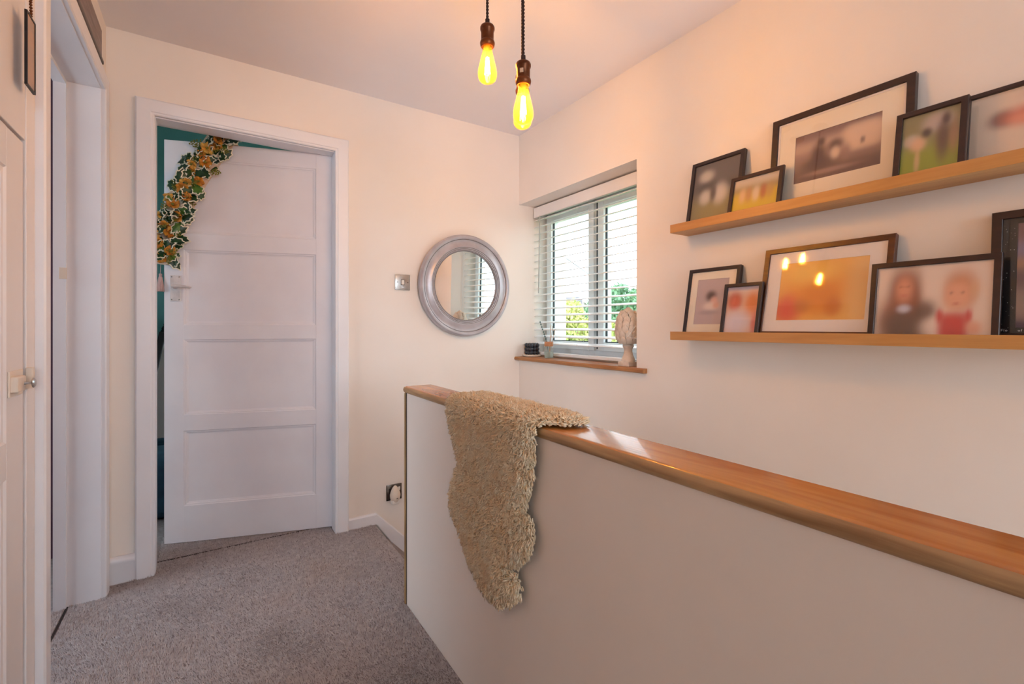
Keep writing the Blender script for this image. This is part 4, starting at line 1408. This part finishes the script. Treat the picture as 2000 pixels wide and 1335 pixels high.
for li, (zf, cnt) in enumerate(levels):
    for k_ in range(cnt):
        a = 2 * PI * (k_ + .5 * (li % 2)) / cnt
        zc_ = zf + .02
        r0, r1 = egg(zc_), egg(min(zc_ + .2, .985))
        slope = math.atan2(r1 - r0, EH * .2)
        w_ = 2 * PI * max(egg(zc_ + .1), .012) / cnt * 1.08
        s_ = bpy.data.objects.new('scale', scale_me)
        COL.objects.link(s_)
        s_.parent = fi
        hh = (.044, .044, .044, .042, .038, .031, .024, .017)[li]
        loc = Vector((0, 0, 0))
        rad_ = r0 * 1.0 + .001
        m_ = Matrix.Translation((rad_ * math.cos(a), rad_ * math.sin(a), E0 + EH * zf)) @ Matrix.Rotation(a + PI / 2, 4, 'Z') @ Matrix.Rotation(slope, 4, 'X') @ Matrix.Diagonal((w_, .036, hh, 1))
        s_.matrix_local = m_
# pull cord of the blind looped round the finial
cdp = MB()
cdp.tube([(1.829, WY0 + .012, 1.81), (1.822, WY0 + .010, 1.20), (1.75, WY0 + .008, 1.065), at(1241, 636, 2.24), at(1226, 657.5, 2.235), at(1242, 660.5, 2.24), (1.80, WY0 + .006, .98)], .0011, 6)
obj('pull_cord', cdp, M['cordwhite'], bl)

# ------------------------------------------------------------------ sheepskin over the parapet
rug = thing('sheepskin_rug', 'shaggy cream sheepskin draped over the parapet capping', 'rug', (.69, 1.08, .8475))
XF, ZT_, RB = .632, .8535, .022
OUT = [(1.335, .012), (1.326, .055), (1.297, .113), (1.246, .188), (1.290, .252), (1.314, .305), (1.296, .355), (1.246, .388), (1.207, .430), (1.180, .460),
       (1.124, .492), (1.080, .506), (1.022, .500), (.965, .466), (.930, .424), (.928, .398), (.982, .384), (.912, .340), (.880, .290), (.882, .245), (.916, .218), (.905, .196),
       (.880, .130), (.876, .07), (.874, .018), (.848, -.012), (.818, -.03), (.815, -.075), (.85, -.108), (.92, -.114), (1.06, -.118), (1.20, -.120), (1.315, -.114), (1.342, -.085), (1.336, -.03)]
OP = np.array(OUT)


def inside(P_):
    x, y = P_[:, 0], P_[:, 1]
    c_ = np.zeros(len(P_), bool)
    n_ = len(OP)
    for i in range(n_):
        x1_, y1_ = OP[i]; x2_, y2_ = OP[(i + 1) % n_]
        cond = ((y1_ > y) != (y2_ > y)) & (x < (x2_ - x1_) * (y - y1_) / (y2_ - y1_ + 1e-12) + x1_)
        c_ ^= cond
    return c_


def edge_dist(P_):
    d = np.full(len(P_), 1e9)
    g = np.zeros((len(P_), 2))
    n_ = len(OP)
    for i in range(n_):
        a, b_ = OP[i], OP[(i + 1) % n_]
        ab = b_ - a
        t_ = np.clip(((P_ - a) @ ab) / (ab @ ab), 0, 1)
        q_ = a + t_[:, None] * ab
        dd = np.linalg.norm(P_ - q_, axis=1)
        m_ = dd < d
        d[m_] = dd[m_]
        g[m_] = (q_ - P_)[m_] / (dd[m_][:, None] + 1e-9)
    return d, g


def surf(y, s):
    """point, normal and down-tangent of the hide at unrolled position s (negative across the top)"""
    x = np.where(s < 0, XF + RB - s, 0.0); z = np.full_like(s, ZT_)
    nx_ = np.zeros_like(s); nz_ = np.ones_like(s); tx = -np.ones_like(s); tz = np.zeros_like(s)
    arc = RB * PI / 2
    m1 = (s >= 0) & (s < arc)
    a = np.clip(s, 0, arc) / RB
    x = np.where(m1, XF + RB - RB * np.sin(a), x); z = np.where(m1, ZT_ - RB + RB * np.cos(a), z)
    m2 = s >= arc
    x = np.where(m2, XF, x); z = np.where(m2, ZT_ - RB - (s - arc), z)
    m12 = s >= 0
    nx_ = np.where(m12, -np.sin(a), 0); nz_ = np.where(m12, np.cos(a), 1)
    tx = np.where(m12, -np.cos(a), -1); tz = np.where(m12, -np.sin(a), 0)
    P_ = np.stack([x, y, z], -1)
    return P_, np.stack([nx_, 0 * s, nz_], -1), np.stack([tx, 0 * s, tz], -1)


gy = np.arange(.80, 1.36, .008); gs = np.arange(-.136, .53, .008)
GY, GS = np.meshgrid(gy, gs)
P2 = np.stack([GY.ravel(), GS.ravel()], 1)
ins = inside(P2).reshape(GY.shape)
ed, _ = edge_dist(P2)
dome = (.013 * (1 - np.exp(-ed / .014)) + .0022 * np.sin(95 * P2[:, 0] + 3 * np.sin(60 * P2[:, 1])) * np.sin(110 * P2[:, 1] + 2 * np.sin(70 * P2[:, 0]))).reshape(GY.shape)
Pp, Nn, _ = surf(GY, GS)
top = Pp + Nn * dome[..., None]
hm = MB()
idm = -np.ones(GY.shape, int)
cnt = 0
for i in range(GY.shape[0]):
    for j in range(GY.shape[1]):
        if ins[i, j]:
            idm[i, j] = cnt; cnt += 1
            hm.v.append(tuple(top[i, j]))
for i in range(GY.shape[0] - 1):
    for j in range(GY.shape[1] - 1):
        q_ = (idm[i, j], idm[i + 1, j], idm[i + 1, j + 1], idm[i, j + 1])
        if min(q_) >= 0:
            hm.f.append(q_)
hm.mi = [0] * len(hm.f)
hd = obj('hide', hm, M['hide'], rug, smooth=True, recalc=False)
so_ = hd.modifiers.new('thickness', 'SOLIDIFY'); so_.thickness = .004; so_.offset = 0

NL, NS = 6400, 6
Qc = np.stack([RNG.uniform(.80, 1.36, NL * 2), RNG.uniform(-.136, .53, NL * 2)], 1)
Qc = Qc[inside(Qc)][:NL]
nl = len(Qc)
lk = {}
lk['a'] = RNG.normal(0, 1, nl); lk['b'] = RNG.normal(0, 1, nl); lk['l'] = RNG.uniform(.8, 1.25, nl); lk['c'] = RNG.normal(0, 1, nl)
rep = np.repeat(np.arange(nl), NS)
offs = RNG.normal(0, .0036, (nl * NS, 2))
Q = Qc[rep] + offs
keep = inside(Q)
Q, rep, offs = Q[keep], rep[keep], offs[keep]
ed, eg = edge_dist(Q)
P0, Nn, Tt = surf(Q[:, 0], Q[:, 1])
P0 = P0 + Nn * (.0125 * (1 - np.exp(-ed / .014)))[:, None]
ny_ = np.stack([np.zeros(len(Q)), np.ones(len(Q)), np.zeros(len(Q))], 1)
y_, s__ = Q[:, 0], Q[:, 1]
cl1, cl2 = lk['a'][rep], lk['b'][rep]
eo = np.exp(-ed / .018)
down = np.where(s__ > 0, 1.0, .25)
jit = lambda k: RNG.normal(0, k, len(Q))
D0 = Nn * (.62 - .25 * eo)[:, None] + Tt * (.15 * down + .26 * cl1 + jit(.08))[:, None] + ny_ * (.26 * cl2 + jit(.08))[:, None]
D0 += (ny_ * eg[:, :1] + Tt * eg[:, 1:]) * (eo * 1.3)[:, None]
D0 /= np.linalg.norm(D0, axis=1)[:, None]
D1 = D0 * .6 + Tt * (.32 * down + .42 * lk['c'][rep])[:, None] + ny_ * (.42 * cl1)[:, None] + Nn * .05
D1 /= np.linalg.norm(D1, axis=1)[:, None]
Ln = RNG.uniform(.011, .016, len(Q)) * lk['l'][rep] * np.where(s__ < .0, .8, 1.0)
r0 = RNG.uniform(.0018, .0030, len(Q))
conv = -(ny_ * offs[:, :1] + Tt * offs[:, 1:]) * .8
C0 = P0
C1 = C0 + D0 * (Ln * .4)[:, None]
C2 = C1 + (D0 * .5 + D1 * .5) * (Ln * .35)[:, None] + conv * .5
C3 = C2 + D1 * (Ln * .35)[:, None] + conv
# keep the wool out of the wall behind and above the board
A = np.cross(D0, RNG.normal(0, 1, D0.shape)); A /= np.linalg.norm(A, axis=1)[:, None]
B = np.cross(D0, A)
rings = []
for Cq, rq in ((C0, 1.0), (C1, 1.0), (C2, .75)):
    for k_ in range(3):
        t_ = 2 * PI * k_ / 3
        rings.append(Cq + (A * math.cos(t_) + B * math.sin(t_)) * (r0 * rq)[:, None])
rings.append(C3)
Vw = np.stack(rings, 1)
nn = len(Q)
Vw[..., 0] = np.where(Vw[..., 2] < .8200, np.minimum(Vw[..., 0], XP - .004), Vw[..., 0])
base = np.arange(nn)[:, None] * 10
T3 = []
for lv_ in (0, 3):
    for k_ in range(3):
        j = (k_ + 1) % 3
        T3 += [[lv_ + k_, lv_ + j, lv_ + 3 + j], [lv_ + k_, lv_ + 3 + j, lv_ + 3 + k_]]
for k_ in range(3):
    T3.append([6 + k_, 6 + (k_ + 1) % 3, 9])
Fw = (base[:, None, :] + np.array(T3)[None, :, :]).reshape(-1, 3)
inv = np.array(MW[rug.name].inverted())
Vf = Vw.reshape(-1, 3) + inv[:3, 3]
fleece = obj('fleece', np_mesh('fleece', Vf, Fw, M['wool'], True), None, rug)
tag(fleece, kind='stuff')

# ------------------------------------------------------------------ flower garland over the door corner
gr = thing('flower_garland', 'garland of mustard flowers and variegated leaves slung over the door corner', 'garland', mat=dm @ Matrix.Translation((.66, -.01, 1.70)))
GI = Matrix.Translation((-.66, .01, -1.70))
PATH = [(.500, 2.075), (.545, 1.995), (.600, 1.905), (.650, 1.815), (.695, 1.72), (.733, 1.62), (.764, 1.52), (.783, 1.425), (.79, 1.38)]


def gpt(t_):
    s_ = t_ * (len(PATH) - 1)
    i = min(int(s_), len(PATH) - 2)
    f_ = s_ - i
    a, b_ = PATH[i], PATH[i + 1]
    p_ = (a[0] + (b_[0] - a[0]) * f_, a[1] + (b_[1] - a[1]) * f_)
    tx, tz = b_[0] - a[0], b_[1] - a[1]
    l_ = math.hypot(tx, tz)
    return p_, (tx / l_, tz / l_)


rb = MB()
nseg = 20
vs_ = []
for k_ in range(nseg + 1):
    p_, tg = gpt(k_ / nseg)
    hw = .062 if k_ < 17 else .062 - (k_ - 16) * .011
    for s_ in (-1, 1):
        vs_.append((p_[0] - tg[1] * hw * s_ , -.006, p_[1] + tg[0] * hw * s_))
rb.add(vs_, [(2 * k_, 2 * k_ + 1, 2 * k_ + 3, 2 * k_ + 2) for k_ in range(nseg)])
rb.v = [tuple(GI @ Vector(p_)) for p_ in rb.v]
ro = obj('ribbon', rb, M['ribbon'], gr, world=False)
sf = ro.modifiers.new('thickness', 'SOLIDIFY'); sf.thickness = .0015
# loop of ribbon that passes over the door top and round its edge to the back
lb = MB()
for (a, b_) in (((.455, 2.012), (.545, 2.012)),):
    lb.box(a[0], b_[0], -.006, .046, 1.9995, 2.003)
    lb.box(a[0], b_[0], .0372, .040, 1.80, 2.003)
lb.box(.784, .788, -.006, .046, 1.40, 1.50)
lb.v = [tuple(GI @ Vector(p_)) for p_ in lb.v]
obj('hanging_loop', lb, M['ribbon'], gr, world=False)


def leaf_mesh(name, green, seed):
    rr = random.Random(seed)
    outl = []
    for k_ in range(22):
        a = 2 * PI * k_ / 22
        spike = 1.0 + .20 * math.cos(a * 7) * (.6 + .4 * abs(math.sin(a)))
        tip = 1.0 + .38 * max(0, math.cos(a)) ** 5
        outl.append((.021 * math.sin(a) * spike, .027 * math.cos(a) * spike * tip))
    m = MB()
    inn = [(x * .79, z * .82) for (x, z) in outl]
    cup = lambda x, z: -.006 * (1 - (abs(x) / .026)) - .004 * math.sin(z * 60)
    vs_ = [(0, cup(0, 0) - .001, 0)] + [(x, cup(x, z), z) for (x, z) in inn] + [(x, cup(x, z) + .001, z) for (x, z) in outl]
    n_ = len(inn)
    fs_ = [(0, 1 + k_, 1 + (k_ + 1) % n_) for k_ in range(n_)]
    m.add(vs_, fs_, 0)
    for k_ in range(n_):
        j = (k_ + 1) % n_
        m.f.append((1 + k_, 1 + n_ + k_, 1 + n_ + j, 1 + j)); m.mi.append(1)
    return mesh_from(m, name, [green, M['leafcream']], smooth=60, recalc=False)


def flower_mesh(name, mat_, seed):
    rr = random.Random(seed)
    m = MB()
    for k_ in range(6):
        a = 2 * PI * k_ / 6 + rr.uniform(-.2, .2)
        sz = rr.uniform(.9, 1.15)
        tilt = rr.uniform(.35, .8)
        vs_ = []
        R, Cn = 6, 5
        for i in range(R):
            u_ = i / (R - 1)
            for j in range(Cn):
                v_ = j / (Cn - 1) * 2 - 1
                wd = .015 * math.sin(PI * (.12 + .80 * u_)) * sz
                x = v_ * wd
                rr_ = u_ * .028 * sz
                y = -(.004 + rr_ * math.sin(tilt) + .007 * u_ * u_ * math.cos(3 * v_) - .004 * v_ * v_)
                vs_.append((x, y, rr_ * math.cos(tilt * .7)))
        ca, sa = math.cos(a), math.sin(a)
        vs_ = [(x * ca - z * sa, y, x * sa + z * ca) for (x, y, z) in vs_]
        m.add(vs_, [(i * Cn + j, i * Cn + j + 1, (i + 1) * Cn + j + 1, (i + 1) * Cn + j) for i in range(R - 1) for j in range(Cn - 1)], 0)
    for k_ in range(5):
        m.sphere((.003 * math.cos(k_ * 1.3), -.012 - .002 * (k_ % 2), .003 * math.sin(k_ * 1.3)), .0035, 6, 5, 1)
    return mesh_from(m, name, [mat_, M['sprig']], smooth=70, recalc=False)


def sprig_mesh(name):
    m = MB()
    rr = random.Random(4)
    for k_ in range(5):
        a = -.7 + .35 * k_
        tip = Vector((.04 * math.sin(a), -.014, .04 * math.cos(a)))
        m.tube([(0, -.004, 0), tuple(tip * .6), tuple(tip)], .0008, 5)
        for q_ in range(5):
            p_ = tip * (.4 + .15 * q_)
            m.sphere((p_.x + rr.uniform(-.004, .004), p_.y + rr.uniform(-.004, .004), p_.z + rr.uniform(-.003, .003)), .0034, 6, 5)
    return mesh_from(m, name, M['sprig'], smooth=True, recalc=False)


LM = [leaf_mesh('leaf', M['leafdark'], 1), leaf_mesh('leaf', M['leafdark'], 2), leaf_mesh('leaf', M['leafgreen'], 3)]
FM = [flower_mesh('flower', M['petal'], 1), flower_mesh('flower', M['petalpale'], 2), flower_mesh('flower', M['petal'], 3)]
SM = sprig_mesh('sprig')
rr = random.Random(21)


def gplace(name, me, t_, off, depth, roll, sc, tiltx, tilty):
    p_, tg = gpt(t_)
    pos = Vector((p_[0] - tg[1] * off, -depth, p_[1] + tg[0] * off))
    o = bpy.data.objects.new(name, me)
    COL.objects.link(o)
    o.parent = gr
    o.matrix_local = GI @ Matrix.Translation(pos) @ Matrix.Rotation(roll, 4, 'Y') @ Matrix.Rotation(tiltx, 4, 'X') @ Matrix.Rotation(tilty, 4, 'Z') @ Matrix.Diagonal((sc, sc, sc, 1))


for i in range(92):
    t_ = (i + .5) / 92 * .93 + .02
    off = rr.choice([-1, 1]) * rr.uniform(.005, .068)
    gplace('leaf', LM[0 if i % 5 else 2] if i % 3 else LM[1], t_, off, rr.uniform(.010, .042), rr.uniform(0, 2 * PI), rr.uniform(.9, 1.3), rr.uniform(-.7, .7), rr.uniform(-.6, .6))
for i in range(24):
    t_ = (i + .5) / 24 * .93 + .015
    off = ((i * 2 % 3) - 1) * .030 + rr.uniform(-.022, .022)
    gplace('flower', FM[i % 3], t_, off, rr.uniform(.022, .044), rr.uniform(0, 2 * PI), rr.uniform(.75, 1.15), rr.uniform(-.8, .8), rr.uniform(-.7, .7))
for i in range(20):
    t_ = (i + .5) / 20 * .95
    off = rr.uniform(-.07, .07)
    gplace('sprig', SM, t_, off, rr.uniform(.018, .036), rr.uniform(0, 2 * PI), rr.uniform(.7, 1.05), rr.uniform(-.4, .4), 0)
ts = MB()
ts.lathe([(.0001, .0), (.006, -.001), (.007, -.008), (.005, -.012), (.008, -.02), (.012, -.045), (.015, -.085), (.013, -.088), (.0001, -.084)], 14, (.795, -.006, 1.335), 'z')
ts.tube([(.792, -.006, 1.40), (.795, -.006, 1.335)], .0012, 6)
for k_ in range(14):
    a = 2 * PI * k_ / 14
    ts.tube([(.795 + .006 * math.cos(a), -.006 + .006 * math.sin(a), 1.318), (.795 + .0165 * math.cos(a), -.006 + .0165 * math.sin(a), 1.246)], .0017, 5)
ts.v = [tuple(GI @ Vector(p_)) for p_ in ts.v]
obj('tassel', ts, M['tassel'], gr, smooth=50, world=False)
